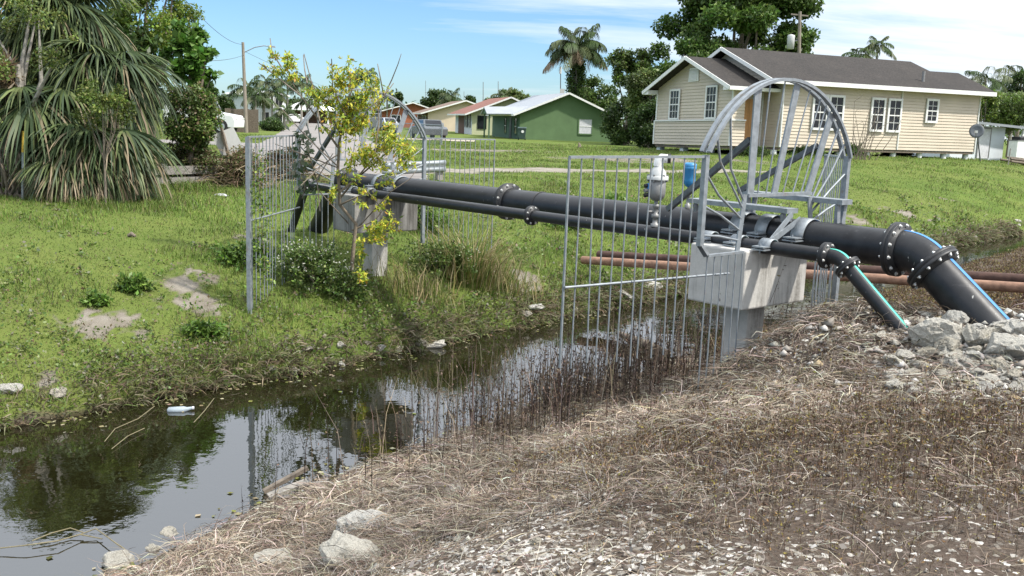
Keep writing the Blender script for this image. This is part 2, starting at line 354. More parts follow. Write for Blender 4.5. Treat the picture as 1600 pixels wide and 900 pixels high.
def groundmat():
    m, nt, bs = new_mat('ground')
    a = N(nt, 'ShaderNodeAttribute', attribute_name='Col'); sp = N(nt, 'ShaderNodeSeparateColor'); nt.links.new(a.outputs['Color'], sp.inputs[0])
    n1 = noise(nt, 3, 8, .7); n2 = noise(nt, 28, 6, .7); n3 = noise(nt, .25, 5, .6); n4 = noise(nt, 1.1, 5, .65)
    soil = ramp(nt, n2, [(.3, (.045, .036, .029)), (.5, (.10, .08, .064)), (.72, (.22, .185, .155))])
    soil = mixc(nt, ramp(nt, n1, [(.35, (0, 0, 0)), (.65, (.6, .6, .6))]), soil, (.115, .085, .066))
    tc = N(nt, 'ShaderNodeTexCoord'); v = N(nt, 'ShaderNodeTexVoronoi'); v.inputs['Scale'].default_value = 42; nt.links.new(tc.outputs['Object'], v.inputs['Vector'])
    vs = N(nt, 'ShaderNodeSeparateColor'); nt.links.new(v.outputs['Color'], vs.inputs[0])
    st = ramp(nt, vs.outputs[0], [(.0, (.14, .12, .10)), (.4, (.30, .27, .23)), (.75, (.55, .52, .47)), (1, (.66, .64, .60))])
    gm6 = N(nt, 'ShaderNodeMath', operation='MULTIPLY'); nt.links.new(sp.outputs[1], gm6.inputs[0]); gm6.inputs[1].default_value = .6; thr = N(nt, 'ShaderNodeMath', operation='LESS_THAN'); nt.links.new(vs.outputs[1], thr.inputs[0]); nt.links.new(gm6.outputs[0], thr.inputs[1])
    near = mixc(nt, thr.outputs[0], soil, st)
    grass = ramp(nt, n4, [(.3, (.060, .098, .018)), (.5, (.095, .145, .028)), (.7, (.14, .175, .04))])
    grass = mixc(nt, ramp(nt, n2, [(.35, (0, 0, 0)), (.7, (.7, .7, .7))]), grass, (.11, .15, .035))
    grass = mixc(nt, ramp(nt, n3, [(.4, (0, 0, 0)), (.7, (.55, .55, .55))]), grass, (.155, .165, .05))
    sand = ramp(nt, n1, [(.3, (.17, .15, .115)), (.7, (.34, .315, .27))])
    g2 = N(nt, 'ShaderNodeMath', operation='MULTIPLY_ADD'); nt.links.new(n1, g2.inputs[0]); g2.inputs[1].default_value = .7; nt.links.new(sp.outputs[0], g2.inputs[2])
    gm = ramp(nt, g2.outputs[0], [(.6, (0, 0, 0)), (.95, (1, 1, 1))])
    base = mixc(nt, sp.outputs[2], near, sand)
    c = mixc(nt, gm, base, grass)
    # wet margin, algae and mud below the water line
    geo = N(nt, 'ShaderNodeNewGeometry'); sx = N(nt, 'ShaderNodeSeparateXYZ'); nt.links.new(geo.outputs['Position'], sx.inputs[0])
    zz = N(nt, 'ShaderNodeMapRange'); nt.links.new(sx.outputs[2], zz.inputs[0]); zz.inputs[1].default_value = .07; zz.inputs[2].default_value = .0
    c = mixc(nt, zz.outputs[0], c, ramp(nt, n1, [(.35, (.035, .03, .017)), (.6, (.045, .04, .02)), (.68, (.17, .15, .03)), (.8, (.09, .08, .025))]))
    zd = N(nt, 'ShaderNodeMapRange'); nt.links.new(sx.outputs[2], zd.inputs[0]); zd.inputs[1].default_value = -.08; zd.inputs[2].default_value = -.35
    c = mixc(nt, zd.outputs[0], c, (.035, .03, .014))
    nt.links.new(c, bs.inputs['Base Color']); bs.inputs['Roughness'].default_value = .95; bs.inputs['Specular IOR Level'].default_value = .1
    bump(nt, bs, n2, .9, .03); return m
M['ground'] = groundmat()
tag(np_mesh('ground', np.stack([gx, gy, gz], -1).reshape(-1, 3), Q, M['ground'], col=col, smooth=True), 'grassy canal banks and flat lawn with dry gravelly near bank', 'ground', kind='structure')
# water
def watermat():
    m, nt, bs = new_mat('canal_water'); out = nt.nodes['Material Output']
    tr = N(nt, 'ShaderNodeBsdfTransparent'); tr.inputs[0].default_value = (.30, .28, .12, 1)
    df = N(nt, 'ShaderNodeBsdfDiffuse'); df.inputs[0].default_value = (.042, .040, .014, 1); md = N(nt, 'ShaderNodeMixShader'); md.inputs[0].default_value = .22; nt.links.new(tr.outputs[0], md.inputs[1]); nt.links.new(df.outputs[0], md.inputs[2])
    gl = N(nt, 'ShaderNodeBsdfGlossy'); gl.inputs['Roughness'].default_value = .012; gl.inputs[0].default_value = (.96, .97, 1, 1)
    fr = N(nt, 'ShaderNodeFresnel'); fr.inputs[0].default_value = 2.6
    h = noise(nt, 5, 3, .5, 'Object', (1, 1, 1)); h2 = noise(nt, 1.3, 2, .5, 'Object')
    b = N(nt, 'ShaderNodeBump'); b.inputs['Strength'].default_value = .11; b.inputs['Distance'].default_value = .03
    ad = N(nt, 'ShaderNodeMath', operation='MULTIPLY'); nt.links.new(h, ad.inputs[0]); nt.links.new(h2, ad.inputs[1])
    nt.links.new(ad.outputs[0], b.inputs['Height']); nt.links.new(b.outputs[0], gl.inputs['Normal'])
    mx = N(nt, 'ShaderNodeMixShader'); nt.links.new(fr.outputs[0], mx.inputs[0]); nt.links.new(md.outputs[0], mx.inputs[1]); nt.links.new(gl.outputs[0], mx.inputs[2])
    nt.links.new(mx.outputs[0], out.inputs[0]); return m
ss = np.concatenate([np.arange(-60, 90, 2.0)])
wv = [];
for s in ss: wv += [CD * s + FN * (near_edge(s) - .6), CD * s + FN * (far_edge(s) + .5)]
k = np.arange(len(ss) - 1) * 2
tag(np_mesh('canal_water', np.array(wv), np.stack([k, k + 2, k + 3, k + 1], -1), watermat()), 'still dark canal water reflecting the sky', 'water', kind='structure')
# road
def road_line(t):  # centre and half width by distance Y
    xc = np.interp(t, [24.5, 42, 100, 160, 260], [-5.2, -8.3, -20.6, -33.4, -54.5]); hw = np.interp(t, [24.5, 42, 55, 100, 260], [3.1, 3.3, 3.1, 3.1, 3.1]); return xc, hw
rv = []; tt = np.concatenate([np.arange(24.5, 70, .5), np.arange(70, 270, 4)])
for t in tt:
    xc, hw = road_line(t)
    jl, jr = .35 * (vnoise(t, 1.5, 1.2) - .5), .35 * (vnoise(t, 8.5, 1.2) - .5)
    for q in np.linspace(-1, 1, 7):
        x = xc + q * hw + (jl if q < -.9 else jr if q > .9 else 0); rv.append((x, t, tz(x, t) + .02 + .03 * (1 - q * q)))
I = np.arange(len(tt) * 7).reshape(-1, 7)
m_road = basic('pale_asphalt', (.215, .195, .18), .9, 0, .14, 3, .2, stains=((.15, .135, .125), .5, .52))
tag(np_mesh('road', rv, np.stack([I[:-1, :-1], I[:-1, 1:], I[1:, 1:], I[1:, :-1]], -1).reshape(-1, 4), m_road, smooth=True), 'pale worn residential road running away from the canal', 'road', kind='structure')
# cross street
rv = []; tt = np.arange(-70, -8.5, 1.5)
for x in tt:
    for q in np.linspace(-1, 1, 5):
        y = 45 + q * 2.6 + (-.12 * (x + 9)) + .3 * (vnoise(x, q * 3 + 50, .8) - .5); rv.append((x, y, tz(x, y) + .015 + .02 * (1 - q * q)))
I = np.arange(len(tt) * 5).reshape(-1, 5)
tag(np_mesh('side_street', rv, np.stack([I[:-1, :-1], I[1:, :-1], I[1:, 1:], I[:-1, 1:]], -1).reshape(-1, 4), m_road, smooth=True), 'pale side street joining the road from behind the palms', 'road', kind='structure')
# driveway apron of the neighbours' houses
rv = []; tt = np.arange(-14.5, -2.8, .6)
for x in tt:
    for q in np.linspace(-1, 1, 5):
        y = 71 + q * 2.3 + .4 * (vnoise(x, q * 3 + 80, .9) - .5); rv.append((x, y, tz(x, y) + .012 + .01 * (1 - q * q)))
I = np.arange(len(tt) * 5).reshape(-1, 5)
tag(np_mesh('driveway', rv, np.stack([I[:-1, :-1], I[1:, :-1], I[1:, 1:], I[:-1, 1:]], -1).reshape(-1, 4), basic('sandy_drive', (.36, .31, .26), .95, 0, .2, 1.5, .2), smooth=True), 'sandy driveway beside the chain link fence', 'driveway', kind='structure')
# ------------------------------------------------------------------ vegetation generators
def unit(v): return v / (np.linalg.norm(v, axis=-1, keepdims=True) + 1e-9)
def leaf_geo(P, L, col, droop=.2, width=.3, seed=0, dirs=None):
    r = np.random.default_rng(seed); n = len(P)
    a = r.normal(size=(n, 3)); 
    if dirs is not None: a = a * .6 + dirs
    a[:, 2] -= droop; a = unit(a)
    b = unit(np.cross(a, r.normal(size=(n, 3)) * .6 + A(0, 0, 1))); nn = np.cross(a, b)
    L = np.broadcast_to(np.asarray(L, float), (n,))[:, None]
    V = np.stack([P, P + a * L * .5 + b * L * width + nn * L * .08, P + a * L, P + a * L * .5 - b * L * width + nn * L * .08], 1).reshape(-1, 3)
    Qd = np.arange(n * 4).reshape(-1, 4)
    return V, Qd, np.repeat(col, 4, 0)
def straw_geo(P, L, Wd, col, el, az, seed=0):
    """lying stalks: three bent pieces that leave the ground at angle el and sag back"""
    r = np.random.default_rng(seed); n = len(P); cur = r.normal(size=n) * .45
    V = []; p = P.copy()
    fa = az + math.pi / 2 + r.normal(size=n) * .3
    sd = np.stack([np.cos(fa), np.sin(fa), r.normal(size=n) * .6], -1) * (Wd / 2)[:, None]
    for k, w_ in enumerate((.9, 1, .85, .25)):
        V += [p - sd * w_, p + sd * w_]
        a = az + cur * k; e = el - k * (.35 + .25 * r.random(n)) * (el > .1) - .05 * k
        p = p + np.stack([np.cos(a) * np.cos(e), np.sin(a) * np.cos(e), np.sin(e)], -1) * (L / 3)[:, None]
    V = np.stack(V, 1).reshape(-1, 3); b = np.arange(n)[:, None] * 8
    Qd = np.concatenate([b + np.array([[0, 1, 3, 2]]), b + np.array([[2, 3, 5, 4]]), b + np.array([[4, 5, 7, 6]])], 0)
    return V, Qd, np.repeat(col, 8, 0)
def blade_geo(P, H, Wd, col, lean, az, seed=0, tipcol=None):
    r = np.random.default_rng(seed); n = len(P)
    dx = np.stack([np.cos(az), np.sin(az), np.zeros(n)], -1)
    fa = az + math.pi / 2 + r.normal(size=n) * .8
    sd = np.stack([np.cos(fa), np.sin(fa), np.zeros(n)], -1) * (Wd / 2)[:, None]
    up = A(0, 0, 1)[None]
    l1 = (lean * .45)[:, None]; l2 = lean[:, None]; H_ = H[:, None]
    m = P + up * H_ * .6 * np.cos(l1) + dx * H_ * .6 * np.sin(l1)
    t = m + up * H_ * .5 * np.cos(l2 * 1.5) + dx * H_ * .5 * np.sin(l2 * 1.5)
    V = np.stack([P - sd, P + sd, m + sd * .8, m - sd * .8, t + sd * .12, t - sd * .12], 1).reshape(-1, 3)
    b = np.arange(n)[:, None] * 6
    Qd = np.concatenate([b + np.array([[0, 1, 2, 3]]), b + np.array([[3, 2, 4, 5]])], 0)
    C = np.repeat(col[:, None, :], 6, 1)
    if tipcol is not None: C[:, 4:] = tipcol[:, None, :]; C[:, 2:4] = (C[:, 2:4] + tipcol[:, None, :]) / 2
    return V, Qd, C.reshape(-1, 3)
def merge(parts):
    V, Qs, C, o = [], [], [], 0
    for v, q, c in parts:
        V.append(v); Qs.append(q + o); C.append(c); o += len(v)
    return np.concatenate(V), np.concatenate(Qs), np.concatenate(C)
def pal(n, cols, seed, var=.18, p=None, hue=.06):
    r = np.random.default_rng(seed); c = np.array(cols)[r.choice(len(cols), n, p=p)]
    return np.clip(c * (1 + var * r.normal(size=(n, 1))) * (1 + hue * r.normal(size=(n, 3))), .003, .9)
def crown_pts(n, c, rx, ry, rz, seed, clumps=26, cr=.34, flat=.8, hollow=.55):
    r = np.random.default_rng(seed)
    d = unit(r.normal(size=(clumps, 3))); rr = (hollow + (1 - hollow) * r.random((clumps, 1)) ** .7)
    cc = d * rr * (1 - cr * .55); cc[:, 2] *= flat if False else 1
    sz = cr * (.55 + .8 * r.random(clumps))
    k = r.choice(clumps, n, p=sz ** 2 / (sz ** 2).sum())
    q = unit(r.normal(size=(n, 3))) * (r.random((n, 1)) ** .45) * sz[k][:, None]
    q[:, 2] *= flat
    P = (cc[k] + q) * A(rx, ry, rz) + np.asarray(c)
    return P, cc * A(rx, ry, rz) + np.asarray(c), k
def tree(name, label, base, cc, r3, n, leaf, cols, seed, clumps=26, cr=.34, group=None, cat='tree', trunk_r=.2, bark='bark', hollow=.55, width=.3, lean=0, clumpvar=.22, limbs=9, shoots=0):
    base = A(*base); t = thing(name, label, cat, base, group)
    P, C0, k = crown_pts(n, cc, *r3, seed, clumps, cr, hollow=hollow)
    if shoots:
        q = np.random.default_rng(seed + 5); i = q.integers(shoots, size=n // 3); d = unit(q.normal(size=(shoots, 3)) * A(1, 1, .6) + A(0, 0, .7)); ln = .9 + .75 * q.random(shoots)
        P[:n // 3] = A(*cc) * A(1, 1, .8) + d[i] * (ln[i] * q.uniform(.35, 1, n // 3) ** .6)[:, None] * A(*r3) + q.normal(size=(n // 3, 3)) * .035 * np.mean(r3)
    P[:, 2] = np.maximum(P[:, 2], base[2] + .05)
    r = np.random.default_rng(seed + 1)
    col = pal(n, cols, seed) * (1 + clumpvar * r.normal(size=(clumps, 1)))[k].clip(.5, 1.6)
    V, Qd, C = leaf_geo(P, leaf * (.6 + .8 * r.random(n)), col, .25, width, seed)
    np_mesh('crown', V, Qd, M['leaf'], t, C)
    mb = MB(); top = A(*cc) * .75 + base * .25; cen = A(*cc)
    fork = base + (cen - base) * .45 + A(lean, 0, 0)
    mb.tube([base - A(0, 0, .15), base + (fork - base) * .5 + A(r.normal() * .1 * trunk_r * 3, 0, 0), fork, cen], [trunk_r * 1.25, trunk_r, trunk_r * .85, trunk_r * .3], 8)
    for i in r.choice(clumps, min(limbs, clumps), replace=False):
        e = C0[i]; mid = fork * .45 + e * .55 + r.normal(size=3) * .06 * np.linalg.norm(e - fork)
        mb.tube([fork, mid, e], [trunk_r * .5, trunk_r * .28, trunk_r * .08], 6)
    mb.build('trunk', M[bark], t); return t
def bush(name, label, base, r3, n, leaf, cols, seed, group=None, cat='bush', clumps=16, cr=.45, width=.3, hollow=.3):
    base = A(*base)
    return tree(name, label, base, base + A(0, 0, r3[2] * .85), r3, n, leaf, cols, seed, clumps, cr, group, cat, min(r3) * .04 + .01, 'twig', hollow, width, 0, .22, 6, shoots=26)
def feather_frond(r, L, rise, droop, az, nl=26, lw=.05, ll=.75, cols=((.05, .09, .025),)):
    """arching feather-leaf frond from the origin: rachis plus hanging leaflets"""
    ts = np.linspace(0, 1, 12)
    hx = L * (ts - .10 * ts ** 3); k_ = min(math.tan(rise), 2.2); hx = hx * (1 / math.hypot(1, k_ * .7)); hz = L * (k_ * .75 * ts - droop * ts ** 2.2 * (.6 + .5 * k_)) / math.hypot(1, k_ * .7)
    pts = np.stack([hx * math.cos(az), hx * math.sin(az), hz], -1)
    tl = np.linspace(.16, 1, nl); side = A(-math.sin(az), math.cos(az), 0)
    cp = np.stack([np.interp(tl, ts, pts[:, i]) for i in range(3)], -1)
    fw = unit(np.gradient(cp, axis=0))
    lens = ll * L * np.sin(np.clip(tl * .93 + .07, 0, 1) * math.pi) ** .5 * (.42) + .05
    V, Qs = [], []; b = 0
    for sgn in (-1, 1):
        dirn = unit(side * sgn * .8 + fw * .55 + A(0, 0, -.25) + r.normal(size=cp.shape) * .08)
        mid = cp + dirn * lens[:, None] * .5; tip = cp + dirn * lens[:, None] * .85 + A(0, 0, -1) * lens[:, None] * .55
        wv_ = np.cross(dirn, A(0, 0, 1)); wv_ = unit(wv_) * lw / 2
        v = np.stack([cp - wv_ * .5, cp + wv_ * .5, mid + wv_, mid - wv_, tip + wv_ * .2, tip - wv_ * .2], 1).reshape(-1, 3)
        i = np.arange(nl)[:, None] * 6 + b
        Qs += [i + np.array([[0, 1, 2, 3]]), i + np.array([[3, 2, 4, 5]])]; V.append(v); b += nl * 6
    w = unit(np.cross(np.gradient(pts, axis=0), A(0, 0, 1))) * .03 * (1.15 - ts[:, None]) * max(L / 3, .4)
    v = np.stack([pts - w, pts + w], 1).reshape(-1, 3); i = np.arange(11)[:, None] * 2 + b
    Qs.append(i + np.array([[0, 1, 3, 2]])); V.append(v)
    V = np.concatenate(V); return V, np.concatenate(Qs), len(V)
def feather_palm(name, label, base, H, L, nf, seed, group=None, trunk_r=.16, cols=((.045, .075, .022), (.06, .095, .03), (.09, .11, .045)), lw=.09, nl=22, lean=0., dead=0, shaft=False):
    base = A(*base); r = np.random.default_rng(seed); t = thing(name, label, 'palm tree', base, group)
    top = base + A(lean, 0, H)
    mb = MB(); mb.tube([base - A(0, 0, .2), base + A(lean * .2, 0, H * .35), base + A(lean * .6, 0, H * .7), top], [trunk_r * 1.3, trunk_r, trunk_r * .9, trunk_r * .8], 9); mb.build('trunk', M['bark_grey'], t)
    if shaft: MB().tube([top - A(0, 0, .1), top + A(0, 0, .9)], [trunk_r * .9, trunk_r * .45], 8).build('crownshaft', basic(name + '_shaft', (.10, .16, .05), .5), t)
    for i in range(nf):
        q = i / max(nf - 1, 1); az = i * 2.399 + r.normal() * .25
        rise = rad(78 - 95 * q ** .8 + r.normal() * 7); droop = .35 + .5 * q + r.random() * .12
        V, Qd, n = feather_frond(r, L * (.85 + .25 * r.random()), rise, droop, az, nl, lw)
        c = np.array(cols[r.integers(len(cols))]) * (1 + .15 * r.normal())
        if i >= nf - dead: c = A(.20, .15, .10)
        np_mesh('frond', V + top, Qd, M['palm'], t, np.clip(np.tile(c, (n, 1)) * (1 + .12 * r.normal(size=(n, 1))), .004, 1))
    return t
def fan_frond(r, pet, R, az, el, cols, tipdry=0., nl=66, droop=1.0, spread=2.5):
    """costapalmate fan leaf at the end of a petiole; leaflets hang from it"""
    d = A(math.cos(az) * math.cos(el), math.sin(az) * math.cos(el), math.sin(el))
    side = A(-math.sin(az), math.cos(az), 0); nrm = np.cross(side, d) * -1
    pts = [A(0, 0, 0), d * pet * .5 + A(0, 0, -.03 * pet), d * pet + A(0, 0, -.16 * pet)]
    hub = pts[-1]; d2 = unit(d + A(0, 0, -.45))
    V, Qs, C = [], [], []; b = 0
    th = np.linspace(-spread, spread, nl) + r.normal(size=nl) * .025
    ts = np.array([0, .22, .45, .68, .86, 1.0])
    for a in th:
        dir0 = unit(d2 * math.cos(a) + side * math.sin(a) + nrm * .10 * math.cos(a))
        ln = R * (.74 + .26 * math.cos(a * .6)) * (.92 + .16 * r.random())
        gd = droop * (.75 + .5 * r.random())
        root = hub + d2 * .18 * R * max(0, math.cos(a * .5))
        p = root + dir0[None] * (ln * (ts - .22 * gd * ts ** 3)[:, None]) + A(0, 0, -1)[None] * (ln * gd * .62 * ts ** 2.2)[:, None]
        wd = np.array([.010, .036, .024, .016, .009, .002]) * (R / 1.2) * (.9 + .3 * r.random())
        wv_ = unit(np.cross(np.gradient(p, axis=0), nrm[None] + r.normal(size=3) * .35)) * wd[:, None] / 1.0
        V.append(np.stack([p - wv_, p + wv_], 1).reshape(-1, 3))
        i = np.arange(5)[:, None] * 2 + b; Qs.append(i + np.array([[0, 1, 3, 2]])); b += 12
        c = np.array(cols[r.integers(len(cols))]) * (1 + .16 * r.normal())
        cc = np.tile(c, (6, 1))
        if r.random() < tipdry: cc = cc * (1 - ts[:, None] ** 1.2 * .95) + A(.34, .25, .17) * (ts[:, None] ** 1.2) * .95
        C.append(np.repeat(cc, 2, 0))
    P = np.array(pts); w = side * .02
    V.append(np.stack([P - w, P + w], 1).reshape(-1, 3)); i = np.arange(2)[:, None] * 2 + b
    Qs.append(i + np.array([[0, 1, 3, 2]])); C.append(np.tile(A(.10, .12, .04), (6, 1)))
    return np.concatenate(V), np.concatenate(Qs), np.clip(np.concatenate(C), .004, 1)
# ------------------------------------------------------------------ pipes across the canal
D_ = A(-.64, .768, 0); N_ = A(.768, .64, 0); Q0 = A(2.05, 8.4, 0); UP = A(0, 0, 1)
SAG = .0095
def L3(t, m, z): return Q0 + D_ * t + N_ * m + A(0, 0, z - SAG * max(t, 0))
class PipePath:
    """path in the vertical plane of the pipes: list of (point, tangent)"""
    def __init__(s, m, z, t_near, t_far, Rb, al_n, len_n, al_f, len_f):
        s.n = N_; P = []
        def bend(p, h, al, Rb):   # from horizontal heading h, bending down by al
            out = []
            for k in range(1, 9):
                a = al * k / 8; out.append((p + h * Rb * math.sin(a) - UP * Rb * (1 - math.cos(a)), h * math.cos(a) - UP * math.sin(a)))
            return out
        p0, p1 = L3(t_near, m, z), L3(t_far, m, z)
        h = unit(p1 - p0)
        run = [(p0 + (p1 - p0) * k / 24, h) for k in range(25)]
        s.run = run
        b = bend(p0 + -h * .06, -D_, al_n, Rb)
        s.elbow_n = [(p0, -D_), (p0 - D_ * .06, -D_)] + b; e = b[-1]
        s.elbow_n.append((e[0] + e[1] * .05, e[1]))
        s.down_n = [(e[0] + e[1] * .05 + e[1] * len_n * k / 6, e[1]) for k in range(7)]
        b = bend(p1 + D_ * .06, D_, al_f, Rb); e = b[-1]
        s.elbow_f = [(p1, D_)] + b + [(e[0] + e[1] * .05, e[1])]
        s.down_f = [(e[0] + e[1] * .05 + e[1] * len_f * k / 6, e[1]) for k in range(7)]
def ring_frame(tan): 
    up = np.cross(N_, tan); up = up if up[2] > 0 else -up
    return N_, unit(up)
def sweep(mb, path, r, n=28, a0=0, a1=2 * math.pi, th=0.0):
    full = a1 - a0 > 6.28; cnt = n if full else n + 1
    V = []
    for p, t in path:
        x, y = ring_frame(t)
        for k in range(cnt):
            a = a0 + (a1 - a0) * k / n; V.append(p + r * (math.cos(a) * x + math.sin(a) * y))
    Fs = [(i * cnt + k, i * cnt + (k + 1) % cnt, (i + 1) * cnt + (k + 1) % cnt, (i + 1) * cnt + k) for i in range(len(path) - 1) for k in range(n)]
    mb.add(V, Fs, True); return mb
def flange(root, p, tan, r_pipe, r_fl, th, nb, rb):
    x, y = ring_frame(tan); tan = unit(tan)
    mb = MB()
    prof = [(r_pipe + .001, -th * 1.7), (r_pipe * 1.13, -th * 1.7), (r_pipe * 1.15, -th * 1.06), (r_fl * .985, -th * 1.02), (r_fl, -th * .93), (r_fl, -.006), (r_fl * .97, -.002), (r_fl * .97, .002), (r_fl, .006), (r_fl, th * .93), (r_fl * .985, th * 1.02), (r_pipe * 1.15, th * 1.06), (r_pipe * 1.13, th * 1.7), (r_pipe + .001, th * 1.7)]
    mb.lathe(p, prof, 40, tan); o = mb.build('flange', M['hdpe_flange'], root)
    br = (r_pipe * 1.15 + r_fl) / 2
    for k in range(nb):
        a = 2 * math.pi * (k + .5) / nb; c = p + br * (math.cos(a) * x + math.sin(a) * y)
        b = MB().cyl(c - tan * (th * 1.02 + rb * 1.5), c + tan * (th * 1.02 + rb * 1.5), rb * .62, 6)
        for sg in (-1, 1):
            b.cyl(c + tan * sg * (th * 1.02 - .001), c + tan * sg * (th * 1.02 + rb * .3), rb * 1.5, 10)
            b.cyl(c + tan * sg * (th * 1.02 + rb * .3), c + tan * sg * (th * 1.02 + rb * 1.2), rb, 6)
        b.build('bolt', M['bolt'], o)
    return o
def clamp(root, m, z, t, r, w):
    c = L3(t, m, z); mb = MB(); rr = r + .006
    prof = []
    for off in (-w / 2, w / 2):
        for ra in (rr, rr + .011):
            for k in range(15):
                a = math.pi * k / 14; prof.append(c + D_ * off + ra * (math.cos(a) * N_ + math.sin(a) * UP))
    I = lambda o, ra, k: o * 30 + ra * 15 + k
    Fs = []
    for k in range(14):
        Fs += [(I(0, 1, k), I(1, 1, k), I(1, 1, k + 1), I(0, 1, k + 1)), (I(0, 0, k), I(0, 0, k + 1), I(1, 0, k + 1), I(1, 0, k)),
               (I(0, 0, k), I(0, 1, k), I(0, 1, k + 1), I(0, 0, k + 1)), (I(1, 0, k), I(1, 0, k + 1), I(1, 1, k + 1), I(1, 1, k))]
    for k in (0, 14): Fs.append((I(0, 0, k), I(1, 0, k), I(1, 1, k), I(0, 1, k)))
    mb.add(prof, Fs, True)
    for sg in (-1, 1):
        e = c + N_ * sg * (rr + .035 + r * .12)
        mb.box(e + UP * .008, (.09 + r * .25, w, .012), N_, D_, UP); mb.box(e - UP * .016, (.09 + r * .25, w * 1.1, .012), N_, D_, UP)
        mb.cyl(e - UP * .05 + N_ * sg * .015, e + UP * .035 + N_ * sg * .015, .009, 6)
    return mb.build('saddle_clamp', M['galv'], root)
big_r, sm_r = .162, .061
BM, BZ, SM, SZ = .765, 2.095, .238, 2.03
bp = PipePath(BM, BZ, -.987, 8.25, .36, rad(39), 1.3, rad(48), 2.8)
sp_ = PipePath(SM, SZ, -.647, 8.48, .17, rad(40), 1.2, rad(55), 2.6)
def build_pipe(pp, r, name, label, nfl, flr, th, nb, rb, tj, stripe, stripe_down, sang):
    root = thing(name, label, 'pipe', (*pp.run[0][0][:2], tz(*pp.run[0][0][:2])), 'plastic pipes crossing the canal')
    sweep(MB(), pp.run, r).build('pipe_run', M['hdpe'], root)
    sweep(MB(), pp.elbow_n, r * 1.03).build('elbow', M['hdpe'], root); sweep(MB(), pp.down_n, r).build('sloping_pipe', M['hdpe'], root)
    sweep(MB(), pp.elbow_f, r * 1.03).build('elbow', M['hdpe'], root); sweep(MB(), pp.down_f, r).build('sloping_pipe', M['hdpe'], root)
    hw = stripe
    for seg, rr in ((pp.run, r + .002), (pp.elbow_n, r * 1.03 + .002), (pp.down_n, r + .002)):
        q, hw = (rad(76), stripe * .5) if seg is pp.run else (sang, stripe)
        sweep(MB(), seg, rr, 3, q - hw, q + hw).build('stripe', stripe_down, root)
    flange(root, pp.run[0][0], pp.run[0][1], r, flr, th, nb, rb)
    flange(root, pp.down_n[0][0], pp.down_n[0][1], r, flr, th, nb, rb)
    h = pp.run[0][1]
    for t in tj: flange(root, pp.run[0][0] + (pp.run[-1][0] - pp.run[0][0]) * t, h, r, flr, th, nb, rb)
    flange(root, pp.run[-1][0], h, r, flr, th, nb, rb)
    return root
big = build_pipe(bp, big_r, 'large_pipe', 'thick black pipe with blue stripe and bolted flanges crossing the canal', 3, .232, .032, 12, .0125, [(4.25 + .987) / (8.25 + .987)], .12, M['stripe_blue'], rad(92))
small = build_pipe(sp_, sm_r, 'small_pipe', 'thin black pipe with green stripe running beside the thick pipe', 3, .112, .022, 8, .0095, [(3.18 + .647) / (8.48 + .647)], .20, M['stripe_green'], rad(98))
for t in (-.10, .30, .60, 6.72, 7.25): clamp(big, BM, BZ, t, big_r, .13 if t < 5 else .09)
for t in (-.06, .26, .60, 6.70, 7.2): clamp(small, SM, SZ, t, sm_r, .12 if t < 5 else .09)
MB().lathe(L3(3.62, BM, BZ), [(big_r, -.006), (big_r + .006, -.004), (big_r + .006, .004), (big_r, .006)], 28, D_).build('weld_bead', M['hdpe_flange'], big)
# ------------------------------------------------------------------ concrete supports
def support(t0, m0, m1, name, label, mat, pile_mat, pw):
    c = L3(t0 + .315, (m0 + m1) / 2, 0); zb = tz(c[0], c[1])
    root = thing(name, label, 'concrete support', (c[0], c[1], zb), 'concrete pipe supports')
    z0, z1 = 1.46 - SAG * t0, 2.0 - SAG * t0
    MB().box(c * A(1, 1, 0) + UP * (z0 + z1) / 2, (.63, m1 - m0, z1 - z0), D_, N_, UP).build('cap_block', mat, root, bevel=.018)
    MB().box(c * A(1, 1, 0) + UP * (z0 + zb - .5) / 2, (pw, pw, z0 - zb + .5 - .004), D_, N_, UP).build('pile', pile_mat, root, bevel=.012)
    return root
support(0, 0, .96, 'concrete_support', 'pale clean concrete block on a pile holding the pipes on the near dry bank', M['concrete'], M['concrete'], .26)
support(6.75, 0, 1.08, 'concrete_support', 'dark stained concrete block on a pile holding the pipes on the far grassy bank', M['concrete_dark'], M['concrete'], .27)
